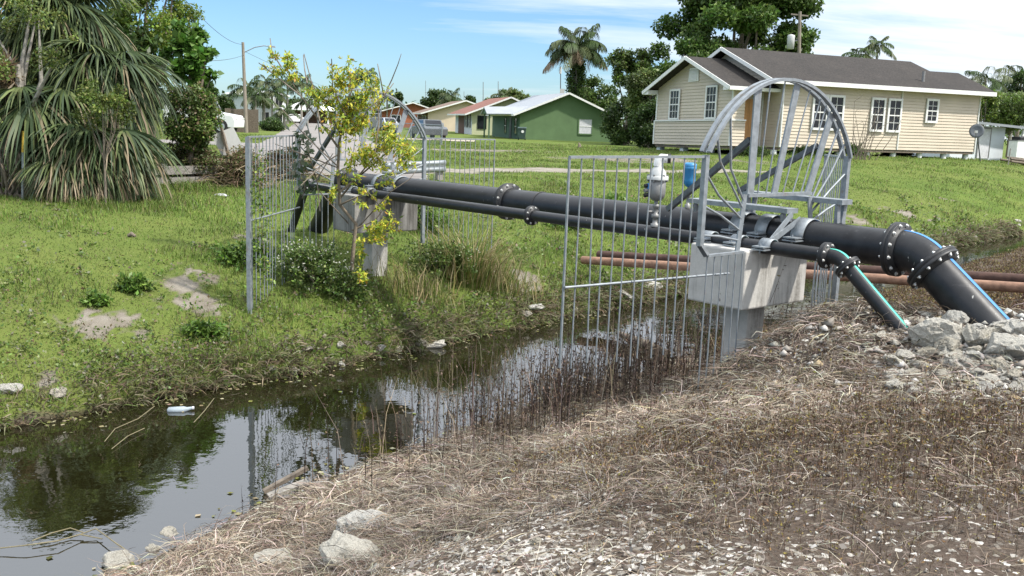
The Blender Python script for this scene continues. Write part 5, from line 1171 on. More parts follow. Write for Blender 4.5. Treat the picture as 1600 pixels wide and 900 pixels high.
fan_palm('fan_palm', 'fan palm leaning right with fronds reaching toward the dry bush', FB(175, 18.4), at(158, 92, 18.2), 22, 62, .4, 1.05, .25, (45, -40), rad(-75))
fan_palm('fan_palm', 'middle fan palm with one dark drooping frond facing the canal', FB(90, 17.8), at(72, 135, 17.4), 8, 63, .35, 1.15, .2, (25, -30), rad(-95))
fan_palm('fan_palm', 'low fan palm at the front with dry pinkish frond tips on the grass', FB(150, 17.6), at(152, 205, 17.4), 20, 64, .4, 1.05, .6, (35, -40), rad(-85))
fan_palm('fan_palm', 'lowest fan palm sprouting at the foot of the clump', FB(100, 17.2), at(118, 240, 17.0), 16, 65, .3, .85, .95, (30, -28), rad(-90))
LG = 'trees round the fan palms'
def px_bush(name, label, px, py, rx, ry, Y, n, leaf, cols, seed, **kw): return px_tree(name, label, px, py, rx, ry, Y, n, leaf, cols, seed, group=LG, **kw)
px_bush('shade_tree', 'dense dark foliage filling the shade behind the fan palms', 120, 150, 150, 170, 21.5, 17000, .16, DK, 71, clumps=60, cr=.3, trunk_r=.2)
px_bush('light_tree', 'light yellow green fine leaved tree above the fan palms', 228, 18, 82, 72, 22.5, 15000, .075, YG, 72, clumps=46, cr=.24, trunk_r=.12)
px_bush('broadleaf_tree', 'glossy big leaved tree reaching right against the sky', 300, 90, 48, 58, 21.0, 1900, .15, [(.05, .12, .016), (.08, .17, .028), (.12, .22, .04)], 73, clumps=30, cr=.21, hollow=.5, trunk_r=.07, width=.36)
px_bush('tangled_bush', 'tall tangled bush between the fan palms and the leaning sign', 297, 188, 46, 64, 20.5, 13000, .07, OLV + GRN + YG[1:2] + BRN[:1], 74, clumps=34, cr=.34, trunk_r=.06, cat='bush')
px_bush('dry_vine_mound', 'mound of dry brown vines smothering the leaning sign post', 378, 262, 36, 38, 20.75, 8000, .05, BRN + BRN[:1] + OLV[:1], 75, clumps=26, cr=.4, trunk_r=.03, cat='bush')
px_bush('dry_vine_mound', 'low straggle of dry vines over the timber rail', 300, 250, 58, 30, 20.9, 9000, .055, BRN + OLV, 76, clumps=26, cr=.36, trunk_r=.03, cat='bush')
px_bush('dry_vine_mound', 'dry brown vine heap behind the far guard wing', 448, 258, 46, 26, 22.6, 6000, .06, BRN + BRN + OLV[:1], 77, clumps=22, cr=.38, trunk_r=.03, cat='bush')
px_bush('gnarled_tree', 'gnarled pale trunked tree with sparse yellow green leaf sprays at the left edge', 28, 100, 120, 120, 16.9, 6200, .055, [(.12, .17, .035), (.09, .14, .03), (.17, .19, .05)], 78, clumps=38, cr=.17, trunk_r=.13, bark='bark_grey')
px_bush('gnarled_tree', 'sparse leafy sprays hanging in front of the middle fan palm', 160, 168, 52, 46, 16.2, 3000, .05, [(.12, .17, .035), (.09, .14, .03), (.17, .19, .05)], 79, clumps=26, cr=.24, trunk_r=.02, bark='twig')
for o in [o for o in COL.objects if o.name.startswith('dry_vine_mound')]:
    c = np.array(o.location); n = 700; r = np.random.default_rng(len(o.name)); ex = .8 if o.name != 'dry_vine_mound' else .5
    P = c + r.normal(size=(n, 3)) * A(ex, .3, 0) * .8; P[:, 2] = terrain(P[:, 0], P[:, 1]) + .55 * r.random(n) * np.exp(-((P[:, 0] - c[0]) / ex) ** 2)
    V, Qd, C = straw_geo(P, .25 + .6 * r.random(n), np.full(n, .011), pal(n, [(.24, .18, .12), (.15, .11, .075), (.34, .27, .19), (.12, .12, .05)], 5), -.1 + 1.1 * r.random(n), r.uniform(0, 6.28, n), 6)
    np_mesh('stem', V, Qd, M['straw'], o, C)
rt = thing('aerial_roots', 'tangle of pale aerial roots climbing the trunk at the left edge', 'roots', tuple(FB(15, 16.6)), LG); m_ = MB()
for k in range(26):
    x0, x1 = random.uniform(-10, 50), random.uniform(-5, 45); pts = [at(x0 + (x1 - x0) * t + random.gauss(0, 6), 318 - t * random.uniform(40, 150), 16.7 + random.gauss(0, .12)) for t in np.linspace(0, 1, 6)]; m_.tube(pts, random.uniform(.012, .035), 6)
m_.build('root', M['bark'], rt)
px_bush('dry_frond_skirt', 'skirt of dead tan fronds at the left edge under the canopy', 10, 118, 16, 26, 16.9, 500, .22, [(.22, .16, .09), (.16, .115, .07)], 80, clumps=10, cr=.5, trunk_r=.02, width=.06, cat='dead fronds')
# --- golden sapling with bare branches
Ys = 13.1; b = ground(540, 398); S = lambda px, py, dy=0: at(px, py, Ys + dy)
b = A(*S(545, 372)); b[2] = tz(b[0], b[1])
sp = thing('yellow_sapling', 'slender sapling with yellow and green leaves growing up through the far guard', 'sapling', tuple(b))
m_ = MB()
main = [b - UP * .1, S(556, 350), S(531, 320, .05), S(528, 262, .1), S(530, 222, .1), S(540, 180, .1), S(548, 130, .1)]
m_.tube(main, [.028, .026, .024, .021, .018, .011, .004], 8)
BRS = [((528, 230), (500, 190), (470, 150), (440, 105)), ((533, 212), (515, 175), (500, 150), (478, 118)), ((535, 200), (560, 170), (575, 150)), ((540, 180), (525, 150), (522, 130)), ((531, 300), (570, 268), (620, 225), (645, 245)), ((531, 310), (560, 275), (585, 245), (600, 205)), ((531, 320), (575, 300), (600, 330)), ((550, 360), (585, 345), (605, 320)), ((550, 365), (575, 380), (598, 372)), ((540, 170), (550, 140), (545, 108))]
for q in BRS: m_.tube([S(*p, random.gauss(.05, .12)) for p in q], [.016, .012, .008, .003][:len(q)] if len(q) == 4 else [.014, .009, .003], 6)
m_.build('trunk', M['golden_bark'], sp)
m_ = MB()
for q in (((600, 150), (612, 125), (622, 100), (627, 84)), ((590, 175), (600, 150), (615, 130)), ((600, 152), (594, 120), (590, 100)), ((470, 150), (430, 118), (404, 98)), ((480, 130), (476, 108), (474, 86)), ((440, 105), (425, 82), (422, 60)), ((500, 190), (490, 140), (475, 84)), ((520, 150), (519, 110), (518, 92)), ((560, 200), (575, 170), (600, 150)), ((585, 245), (592, 190), (588, 120)), ((528, 260), (480, 215), (440, 170)), ((528, 262), (470, 240), (430, 225)), ((530, 240), (500, 260), (470, 290)), ((545, 350), (500, 300), (480, 230)), ((500, 330), (495, 280), (520, 240)), ((560, 355), (610, 300), (640, 280), (655, 260))):
    m_.tube([S(*p, random.gauss(0, .25)) for p in q], [.010, .008, .006, .004][:len(q)], 5)
m_.build('bare_branch', M['twig'], sp)
CL = [(438, 100, 22, 16, 520), (458, 108, 14, 12, 240), (428, 90, 10, 9, 160), (487, 148, 14, 15, 260), (500, 166, 10, 12, 170), (545, 118, 26, 18, 620), (560, 140, 30, 24, 900), (525, 135, 20, 18, 420), (575, 160, 18, 24, 520), (548, 175, 36, 24, 1150), (535, 197, 30, 16, 640), (560, 195, 22, 14, 420), (510, 142, 12, 10, 170),
      (604, 205, 16, 18, 420), (585, 238, 36, 16, 900), (612, 228, 28, 20, 800), (560, 245, 22, 14, 420), (640, 246, 18, 12, 330), (545, 270, 16, 14, 300), (600, 258, 26, 10, 330), (522, 300, 7, 22, 200), (565, 302, 18, 7, 160), (570, 320, 8, 8, 90), (590, 285, 26, 6, 160), (592, 352, 22, 9, 340), (575, 368, 22, 12, 420), (600, 316, 9, 8, 110), (610, 340, 8, 10, 110), (568, 395, 9, 14, 140), (598, 368, 14, 10, 200), (572, 432, 10, 10, 90), (565, 420, 6, 12, 60)]
Pp, cc_ = [], []
for i, (px, py, rx, ry, n) in enumerate(CL):
    n = int(n * (.54 if py < 300 else .6))
    c = S(px, py, -.02 if py < 330 else -.35); k = Ys / F; sub = rng.normal(size=(max(4, n // 22), 3)) * .58
    q = sub[rng.integers(len(sub), size=n)] + rng.normal(size=(n, 3)) * .17
    Pp.append(c + q * A(rx * k, .18, ry * k)); yv = rng.random(n)[:, None]; top_ = 1 if py < 300 else .6
    cc_.append(np.where(yv < .40, A(.54, .50, .05), np.where(yv < .76, A(.32, .41, .05), np.where(yv < .84, A(.42, .24, .05), A(.12, .22, .035)))) * (1 + .15 * rng.normal(size=(n, 1))))
Pp, cc_ = np.concatenate(Pp), np.concatenate(cc_)
V, Qd, C = leaf_geo(Pp, .062 * (.6 + .8 * rng.random(len(Pp))), np.clip(cc_, .01, .9), .35, .20, 9)
np_mesh('foliage', V, Qd, M['leaf'], sp, C)
# creeper on the far guard
cr_ = thing('climbing_vine', 'dark leaved vine climbing the left arch post of the far guard', 'vine', tuple(S(470, 300)))
q = np.concatenate([at(468 + 8 * math.sin(t * 9), 205 + 95 * t, 13.3) + rng.normal(size=(11, 3)) * A(.10, .08, .05) for t in np.linspace(0, 1, 12)])
V, Qd, C = leaf_geo(q, .10, pal(len(q), [(.05, .09, .035), (.09, .13, .07), (.18, .20, .15)], 4), .5, .36, 4); np_mesh('foliage', V, Qd, M['leaf'], cr_, C)
MB().tube([at(472 + 5 * math.sin(t * 7), 310 - 105 * t, 13.35) for t in np.linspace(0, 1, 8)], .008, 5).build('stem', M['twig'], cr_)
cr_ = thing('climbing_vine', 'small leaved vine creeping up the end post of the far guard wing', 'vine', tuple(at(412, 440, 11.9)))
q = np.concatenate([at(401 + 14 * t + 5 * math.sin(t * 14), 225 + 215 * t, 11.85) + rng.normal(size=(24, 3)) * A(.05, .07, .05) for t in np.linspace(.1, 1, 22)])
V, Qd, C = leaf_geo(q, .045, pal(len(q), YG + GRN, 4), .3, .34, 4); np_mesh('foliage', V, Qd, M['leaf'], cr_, C)
MB().tube([at(401 + 14 * t, 225 + 215 * t, 11.87) for t in np.linspace(0, 1, 8)], .006, 5).build('stem', M['twig'], cr_)
# flowering bush, tall grass clump and small weeds on the far bank
def flower_bush(label, px, py, rx, ry, n, seed, nfl):
    g = ground(px, py); s = g[1] / F; t = bush('flowering_bush', label, g, (rx * s, rx * s * .8, ry * s), n, .042, GRN + OLV + YG[1:2], seed, 'weedy bushes under the far guard', clumps=40, cr=.30)
    r = np.random.default_rng(seed); d = unit(r.normal(size=(nfl, 3))); d[:, 2] = abs(d[:, 2]); d[:, 1] = -abs(d[:, 1])
    P = g + A(0, 0, ry * s * .85) + d * A(rx * s, rx * s * .8, ry * s) * (.85 + .25 * r.random((nfl, 1)))
    V, Qd, C = [], [], []
    for k in range(4):
        v, q, c = leaf_geo(P, .017, np.tile(A(.7, .7, .62), (nfl, 1)), .0, .4, seed + k); V.append(v); Qd.append(q + k * nfl * 4); C.append(c)
    tag(np_mesh('blossoms', np.concatenate(V), np.concatenate(Qd), M['leaf'], t, np.concatenate(C)), None, None, None, 'stuff')
flower_bush('dark bush dotted with small white flowers left of the far support', 488, 456, 66, 46, 5600, 91, 110)
flower_bush('smaller white flowered weeds around the far support pile', 545, 468, 34, 30, 1900, 92, 30)
flower_bush('dark weedy bush under the thick pipe right of the far support', 690, 432, 62, 34, 5000, 93, 16)
g = ground(735, 440); tg = thing('tall_grass_clump', 'clump of tall arching straw and green grass below the thick pipe', 'grass clump', tuple(g)); n = 520; r = np.random.default_rng(8)
P = g + r.normal(size=(n, 3)) * A(.26, .2, 0); P[:, 2] = terrain(P[:, 0], P[:, 1]) - .02; az = np.arctan2(P[:, 1] - g[1], P[:, 0] - g[0]) + r.normal(size=n) * .6
V, Qd, C = blade_geo(P, .5 + .55 * r.random(n), np.full(n, .014), pal(n, [(.10, .15, .03), (.24, .21, .08), (.36, .30, .16)], 2), .35 + .7 * r.random(n), az, 3); np_mesh('blades', V, Qd, M['blade'], tg, C)
for px, py, nn, lab in ((650, 462, 340, 'knee high green and straw grass clump at the foot of the far support'), (790, 452, 260, 'thin straw grass clump right of the tall arching one')):
    g = ground(px, py); tg = thing('tall_grass_clump', lab, 'grass clump', tuple(g)); n = nn; r = np.random.default_rng(px)
    P = g + r.normal(size=(n, 3)) * A(.34, .22, 0); P[:, 2] = terrain(P[:, 0], P[:, 1]); az = r.uniform(0, 6.28, n)
    V, Qd, C = blade_geo(P, .2 + .4 * r.random(n), np.full(n, .011), pal(n, [(.12, .17, .035), (.22, .20, .08), (.33, .28, .15)], 2), .3 + .8 * r.random(n), az, 3); np_mesh('blades', V, Qd, M['blade'], tg, C)
for i, (px, py, rx, ry, lab) in enumerate(((210, 445, 26, 16, 'broad bladed weed clump between the two bare sandy patches'), (318, 520, 34, 18, 'bright leafy weed low on the bank below the sandy patches'), (380, 400, 52, 26, 'spreading bright green weeds beside the end post of the far guard'), (150, 470, 18, 10, 'small leafy weed on the bare patch at left'), (885, 345, 34, 22, 'bright leafy weeds behind the near fence wing'), (960, 330, 40, 18, 'low bright ground cover beyond the near fence bars'), (660, 345, 40, 30, 'rank green weeds under the thick pipe beside the far support'), (1442, 232, 14, 12, 'leafy plant growing against the beige house wall'))):
    g = ground(px, py + ry * .6); s = g[1] / F; bush('leafy_weed', lab, g, (rx * s, rx * s * .7, ry * s), int(500 + rx * ry * .9), .07 if g[1] < 20 else .16, [(.09, .16, .025), (.13, .21, .035), (.06, .12, .02)], 100 + i, 'leafy weeds', 'weed', 14, .45, .22)
for i, (px, rx, ry) in enumerate(((1255, 30, 8), (1330, 26, 9), (1400, 22, 10), (1470, 40, 9), (1175, 22, 7))):
    g = ground(px, 243); s = g[1] / F; bush('rank_grass_patch', ['uncut dark grass under the house front beneath the first double window', 'uncut dark grass under the house left of the second double window', 'uncut dark grass under the house below the second double window', 'longest strip of uncut dark grass along the right end of the house', 'uncut weeds by the house steps'][i], g, (rx * s, .7, ry * s), 1800, .2, DK + GRN, 120 + i, 'uncut grass under the house', 'weeds', 16, .45, .12)
tw = thing('bare_twig_bush', 'leafless wispy bush in front of the beige house wall', 'bush', tuple(ground(1345, 250))); m_ = MB(); g = ground(1345, 250)
for k in range(16):
    a = random.gauss(0, .5); p = g + A(random.gauss(0, .3), 0, 0); q = p + A(a * 1.3, random.gauss(0, .3), random.uniform(1.2, 2.6)); m_.tube([p, (p + q) / 2 + A(random.gauss(0, .15), 0, 0), q, q + A(random.gauss(0, .4), 0, random.uniform(-.2, .4))], [.02, .015, .01, .006], 4)
m_.build('twig', M['twig'], tw)
# ------------------------------------------------------------------ rocks
def rock_mesh(seed, sub=4):
    r = np.random.default_rng(seed); bm = bmesh.new(); bmesh.ops.create_icosphere(bm, subdivisions=sub, radius=1)
    V = np.array([v.co[:] for v in bm.verts]); sc3 = A(1, .62 + .3 * r.random(), .5 + .3 * r.random())
    nrm = unit(r.normal(size=(15, 3))); h = .56 + .3 * r.random(15)
    for n_, hh in zip(nrm, h):
        dd = V @ n_; V = V - np.maximum(dd - hh, 0)[:, None] * n_ * .97
    o = seed * 13.7
    ns = (vnoise(V[:, 0] * 2 + o, V[:, 1] * 2 + V[:, 2] * 1.7) - .5) * .28 + (vnoise(V[:, 0] * 5 + V[:, 2] * 4 + o, V[:, 1] * 5 - V[:, 2] * 3) - .5) * .16 + (vnoise(V[:, 0] * 11 + V[:, 2] * 9 + o, V[:, 1] * 11 - V[:, 2] * 8) - .5) * .10
    V = V * (1 + ns)[:, None] * sc3
    for v, c in zip(bm.verts, V): v.co = c
    me = bpy.data.meshes.new('rock'); bm.to_mesh(me); bm.free(); me.materials.append(M['rock'])
    return me
RM = [rock_mesh(200 + k) for k in range(9)]; RC = [0]
def rock(px, py, wpx, label, group, flat=1.0, sink=.25, p=None, tall=1.0):
    g = ground(px, py) if p is None else p; r = 1.2 * wpx / F * g[1] / 2; k = RC[0]; RC[0] += 1
    o = link('rock', RM[k % 9]); o.location = (g[0], g[1] + r * .3, g[2] + r * (.55 * flat - sink)); o.scale = (r, r, r * flat * tall)
    o.rotation_euler = (random.uniform(-.3, .3), random.uniform(-.3, .3), random.uniform(0, 6.28)); return tag(o, label, 'rock', group)
G1 = 'rock pile at the foot of the pipes'
for px, py, w, lab, fl in ((1462, 522, 78, 'big grey lichen stained boulder left of the thick pipe foot', 1.0), (1490, 542, 44, 'tan rounded stone in front of the big grey boulder', 1.1), (1522, 535, 46, 'tall pale cream slab leaning in the pile', 1.5), (1492, 500, 44, 'angular grey stone touching the underside of the thick pipe', 1.0), (1544, 527, 34, 'dark grey stone right of the pale slab', 1.1), (1576, 545, 62, 'large white pitted boulder at the right edge', 1.2), (1592, 515, 48, 'grey brown stone at the right edge above the white boulder', .9), (1570, 512, 40, 'brownish flat stone behind the white boulder', .8), (1450, 548, 40, 'blue grey flat stone lying before the big grey boulder', .7), (1502, 556, 50, 'flat whitish slab lying at the front of the pile', .5), (1450, 492, 26, 'small grey stone under the thick pipe left of the angular stone', .9), (1400, 490, 40, 'pale stone at the foot of the thin pipe', .7), (1425, 497, 34, 'low pale stone between the feet of the two pipes', .6), (1380, 525, 34, 'pale stone half hidden in dry grass left of the pile', .8), (1565, 497, 50, 'long flat stone behind the thick pipe foot', .5), (1530, 512, 30, 'small pinkish stone against the thick pipe', .8), (1596, 530, 30, 'ochre sided stone at the picture edge', .8), (1470, 508, 36, 'rough stone wedged behind the big grey boulder', .8)):
    rock(px, py + w * .22, w, lab, G1, fl)
for k in range(120):
    px = random.uniform(1390, 1602); py = random.uniform(548, 618); w = random.choice([8, 11, 14, 18, 24, 34])
    rock(px, py, w, 'small white grey stone among the loose rubble before the rock pile', 'loose rubble before the pile', .8)
G2 = 'stones along the near water edge'
for px, py, w, lab, fl in ((182, 886, 62, 'white rounded stone at the near water edge, bottom left', .9), (238, 862, 28, 'small pale stone beside the white one at the bottom left', .8), (262, 838, 36, 'pale stone under dry grass at the water edge', .6), (562, 840, 112, 'big rough white grey stone on the near bank', .8), (552, 888, 132, 'big smooth white boulder at the bottom of the picture', .9), (435, 888, 80, 'dark lichened stone at the bottom left of the white boulder', .8), (632, 828, 50, 'white stone right of the big rough stone', .8), (668, 822, 56, 'tan and white stone in the middle of the near bank', .6), (712, 772, 72, 'low brownish stone beside the dead stalks', .5), (672, 788, 34, 'white stone left of the low brownish stone', .6), (600, 780, 40, 'dark grey stone in the dry grass near the water', .9), (500, 862, 44, 'tan stone just above the white boulder', .6), (700, 795, 30, 'small whitish stone below the low brownish stone', .6), (590, 895, 60, 'white stone cut by the bottom edge right of the boulder', .6), (720, 845, 26, 'small stone in the middle of the gravel', .6), (838, 848, 26, 'small white stone right of the gravel', .6), (1145, 545, 26, 'pale stone at the foot of the near support', .7)):
    rock(px, py, w * .92, lab, G2, fl, .34)
G3 = 'stones along the far water edge'
for px, py, w, lab, fl in ((15, 613, 26, 'white stone on the far bank at the left edge of the picture', .8), (88, 617, 24, 'white stone on the far bank right of the edge one', .7), (533, 541, 12, 'small white stone above the far waterline left of the support', .9), (480, 548, 14, 'pale stone in the bank grass left of the small white one', .8), (572, 538, 12, 'small white stone below the far support', .8), (592, 545, 16, 'grey stone at the far waterline below the support', .7), (622, 546, 13, 'second stone right of the far support at the waterline', .7), (655, 538, 18, 'white stone on the far bank under the pipes', .7), (680, 541, 26, 'flat pale stone lying at the far waterline under the pipes', .5), (533, 570, 11, 'white stone standing in the water near the far bank', .9), (455, 580, 18, 'tan stone at the far waterline left of the support', .7), (425, 578, 14, 'grey stone in the far bank edge', .8), (835, 487, 26, 'pale rubble stone on the far bank behind the near fence', .7), (820, 492, 15, 'small rubble stone left of the pale one behind the fence', .7), (1015, 452, 30, 'big pale stone on the far bank behind the fence bars', .7), (975, 464, 22, 'stone at the far bank left of the big pale one', .7), (895, 486, 14, 'small stone at the far waterline behind the fence', .7)):
    rock(px, py + 3, w * 1.35, lab, G3, fl, .05)
for k in range(22):
    px = random.uniform(1480, 1600); py = np.interp(px, [1480, 1600], [383, 352]) + random.uniform(-9, 2); rock(px, py, random.uniform(5, 12), 'small grey stone lining the far canal edge at the right of the picture', 'stones lining the far edge at right', .8)
# ------------------------------------------------------------------ floating and lying litter
p = onz(275, 640, .02); o = thing('floating_bottle', 'cloudy plastic bottle floating at the far bank', 'bottle', tuple(p)); MB().tube([p + A(-.09, 0, -.01), p + A(-.075, .0, -.01), p + A(.07, .025, -.005), p + A(.105, .035, .0), p + A(.15, .045, .01)], [.012, .033, .035, .02, .014], 12).build('body', basic('cloudy_plastic', (.30, .35, .38), .3), o); MB().cyl(p + A(.15, .045, .01), p + A(.17, .05, .01), .016, 10).build('cap', M['curtain'], o)
p = onz(452, 768, .05); o = MB().bar(p + A(-.15, -.07, -.02), p + A(.13, .08, .06), .09, .025).build('plank', M['bark_grey'], None, base=tuple(p)); tag(o, 'weathered plank lying at the near waterline', 'plank')
p = onz(432, 762, .05); o = MB().bar(p + A(-.10, -.02, -.03), p + A(.22, .16, .12), .05, .03).build('plank', M['bark'], None, base=tuple(p)); tag(o, 'narrow dark plank crossing behind the wide one at the waterline', 'plank')
o = MB().tube([onz(965, 520, .0), onz(1000, 533, .05), onz(1035, 548, .03), onz(1060, 560, -.05)], [.03, .05, .045, .03], 8).build('sunken_branch', M['bark'], None, base=tuple(onz(1000, 533, 0))); tag(o, 'dark branch lying in the water behind the near fence', 'branch')
m_ = MB()
for q in (((-5, 857), (40, 852), (90, 845), (125, 835), (160, 842)), ((50, 845), (80, 833), (110, 825), (130, 832)), ((125, 835), (150, 826), (180, 848), (195, 858))): m_.tube([onz(a, b_, .03 + .02 * math.sin(i)) for i, (a, b_) in enumerate(q)], .0045, 5)
o = m_.build('floating_vine', basic('pale_stem', (.17, .145, .08), .8), None, base=tuple(onz(60, 850, 0))); tag(o, 'pale vine stems trailing on the water at the bottom left', 'vine')
m_ = MB()
for q in (((160, 690), (180, 672), (215, 655), (245, 636)), ((300, 660), (320, 640), (335, 625)), ((175, 700), (200, 680), (225, 668))): m_.tube([onz(a + random.gauss(0, 2), b_ + random.gauss(0, 2), .015 + .015 * random.random()) for a, b_ in q], .004, 5)
o = m_.build('floating_vine', bpy.data.materials['pale_stem'], None, base=tuple(onz(200, 670, 0))); tag(o, 'thin pale stems on the water beside the floating bottle', 'vine')
p = ground(346, 306); o = MB().hexa([p + A(-.15, -.03, 0), p + A(.12, -.05, 0), p + A(.14, .04, 0), p + A(-.10, .05, 0), p + A(-.12, -.02, .03), p + A(.05, -.03, .05), p + A(.11, .03, .02), p + A(-.05, .04, .045)]).build('plastic_bag', M['curtain'], None, base=tuple(p)); tag(o, 'pale blue plastic scrap on the lawn before the dry vines', 'litter')
p = ground(205, 371); o = MB().tube([p + A(-.05, 0, .02), p + A(.0, .01, .05), p + A(.06, 0, .02)], [.02, .035, .02], 7).build('wood_chunk', M['bark'], None, base=tuple(p)); tag(o, 'small brown chunk lying alone on the left lawn', 'wood chunk')
p = ground(757, 342); o = MB().hexa([p + A(-.12, 0, .1), p + A(.12, 0, .1), p + A(.12, .1, .1), p + A(-.12, .1, .1), p + A(-.10, 0, .32), p + A(.1, 0, .28), p + A(.08, .08, .3), p + A(-.08, .08, .3)]).build('paper_scrap', M['litter'], None, base=tuple(p)); tag(o, 'white paper scrap caught in weeds below the mid pipe flange', 'litter')
# ------------------------------------------------------------------ grass
def polar(n, a0, a1, r0, r1, seed, pw=1.0):
    r = np.random.default_rng(seed); az = np.radians(r.uniform(a0, a1, n)); u = r.random(n)
    R_ = np.exp(np.log(r0) + (np.log(r1) - np.log(r0)) * u ** pw); return R_ * np.sin(az), R_ * np.cos(az), R_
def zone(x, y):
    s, w_ = sw(x, y); return near_edge(s) - w_, w_ - far_edge(s), s
HX = lambda x, y: ((x - Xc) * ha[0] + (y - 45) * ha[1] > -.3) & ((x - Xc) * ha[0] + (y - 45) * ha[1] < 15.5) & ((x - Xc) * hb[0] + (y - 45) * hb[1] > -6.6) & ((x - Xc) * hb[0] + (y - 45) * hb[1] < .9)
# lawn
x, y, R_ = polar(420000, -33, 33, 8.6, 70, 301, .85); un_, uf_, s_ = zone(x, y)
keep = (uf_ > .10) & (track_mask(x, y) < .35) & (bare_mask(x, y) < .35 + .5 * rng.random(len(x))) & ~HX(x, y)
xc_, hw_ = road_line(np.clip(y, 24.5, 260)); keep &= ~((np.abs(x - xc_) < hw_) & (y > 24.3)); keep &= ~((np.abs(y - 45 + .12 * (x + 9)) < 2.6) & (x < -9)); keep &= ~((np.abs(y - 71) < 2.3) & (x < -2.8) & (x > -14.5))
x, y, R_, uf_ = x[keep], y[keep], R_[keep], uf_[keep]; n = len(x); r = np.random.default_rng(302)
edge = np.exp(-uf_ / .8); tall = fbm(x, y, .9, 3)
H_ = (.035 + .055 * r.random(n)) * (1 + 1.1 * edge) * (.6 + 1.0 * sstep(.45, .7, tall)) * np.clip(R_ / 14, .85, 1.25)
H_ *= np.where((x < -4.5) & (y > 15.5) & (y < 22), 1.8, 1)
col = pal(n, [(.088, .155, .026), (.125, .195, .036), (.17, .225, .052), (.20, .21, .075)], 303, .16, [.28, .36, .26, .10])
pt = fbm(x + 70, y, .55, 3)[:, None]; col = col * (.82 + .4 * sstep(.35, .7, pt))
dryk = ((r.random(n) < .15 + .45 * edge) )[:, None]; col = np.where(dryk, pal(n, [(.20, .17, .085), (.13, .11, .06), (.17, .17, .10)], 304), col)
P = np.stack([x, y, terrain(x, y) - .01], -1)
g1 = blade_geo(P, H_, .003 + .00042 * R_, col, .4 + .9 * r.random(n), r.uniform(0, 6.28, n), 305)
tag(np_mesh('lawn_grass', g1[0], g1[1], M['blade'], None, g1[2]), 'short bright green lawn grass on the far bank', 'grass', kind='stuff')
# broad ground cover and rank weeds by the far water edge
x, y, R_ = polar(17000, -33, 33, 8.6, 34, 311, .9); kk_ = 15
r = np.random.default_rng(310); x = np.repeat(x, kk_); y = np.repeat(y, kk_); pr0 = np.repeat(rng.random(17000), kk_); hs_ = np.repeat(.4 + r.random(17000), kk_)
un_, uf_, s_ = zone(x, y); sp_r = np.repeat(.03 + .06 * r.random(17000), kk_) * np.clip(np.hypot(x, y) / 12, .9, 1.8); dxy = r.normal(size=(len(x), 2)) * sp_r[:, None]
pr_ = np.exp(-np.maximum(uf_, 0) / 1.1) * .95 + .09 * sstep(.5, .66, fbm(x + 5, y, .8, 3)) * (uf_ < 9)
R_ = np.hypot(x, y); keep = (uf_ > -.03) & (pr0 < pr_) & (bare_mask(x, y) < .5)
x, y = x + dxy[:, 0], y + dxy[:, 1]; x, y, R_, uf_, hs_, dxy, sp_r = x[keep], y[keep], R_[keep], uf_[keep], hs_[keep], dxy[keep], sp_r[keep]; n = len(x); r = np.random.default_rng(312)
hgt = hs_ * (.02 + .13 * r.random(n) * (.35 + sstep(.4, .65, fbm(x + 3, y, 1.6, 3)))) * np.exp(-np.maximum(uf_ - 2, 0) / 4)
col = pal(n, [(.075, .13, .022), (.12, .19, .035), (.17, .20, .07), (.20, .20, .13), (.17, .125, .07)], 313, .2, [.26, .3, .2, .12, .12])
lowk = (uf_ < .35)[:, None] & (r.random((n, 1)) < .5); col = np.where(lowk, pal(n, [(.13, .105, .07), (.075, .06, .04), (.19, .18, .12)], 314), col)
P = np.stack([x, y, np.maximum(terrain(x, y), 0) + hgt], -1)
g1 = leaf_geo(P, (.028 + .03 * r.random(n)) * np.clip(R_ / 12, .8, 2), col, .1, .33, 315)
tag(np_mesh('bank_weeds', g1[0], g1[1], M['leaf'], None, g1[2]), 'low leafy ground cover along the far canal bank', 'ground cover', kind='stuff')
# grass hanging over the far water edge
n = 26000; ss_ = np.exp(rng.uniform(np.log(9), np.log(36), n)); az_ = np.radians(rng.uniform(-34, 33, n)); ss_ = rng.uniform(-1, 34, n); uu = rng.exponential(.16, n) - .03
ww = far_edge(ss_) + uu; x = ss_ * CD[0] + ww * FN[0]; y = ss_ * CD[1] + ww * FN[1]; k = rng.random(n) < .25 + .9 * sstep(.35, .6, fbm(ss_, ss_ * 0 + 31, 1.2, 3)); x, y = x[k], y[k]; n = len(x); r = np.random.default_rng(318)
col = pal(n, [(.10, .14, .04), (.16, .17, .08), (.17, .13, .08), (.09, .07, .045), (.24, .21, .14)], 319, .18)
g1 = straw_geo(np.stack([x, y, np.maximum(terrain(x, y), 0) + .01], -1), .10 + .2 * r.random(n), .004 + .00045 * np.hypot(x, y), col, .25 + .9 * r.random(n), math.atan2(-FN[1], -FN[0]) + r.normal(size=n) * 1.1, 320)
tag(np_mesh('bank_edge_grass', g1[0], g1[1], M['blade'], None, g1[2]), 'straggling grass and dead stems hanging over the far water edge', 'grass', kind='stuff')
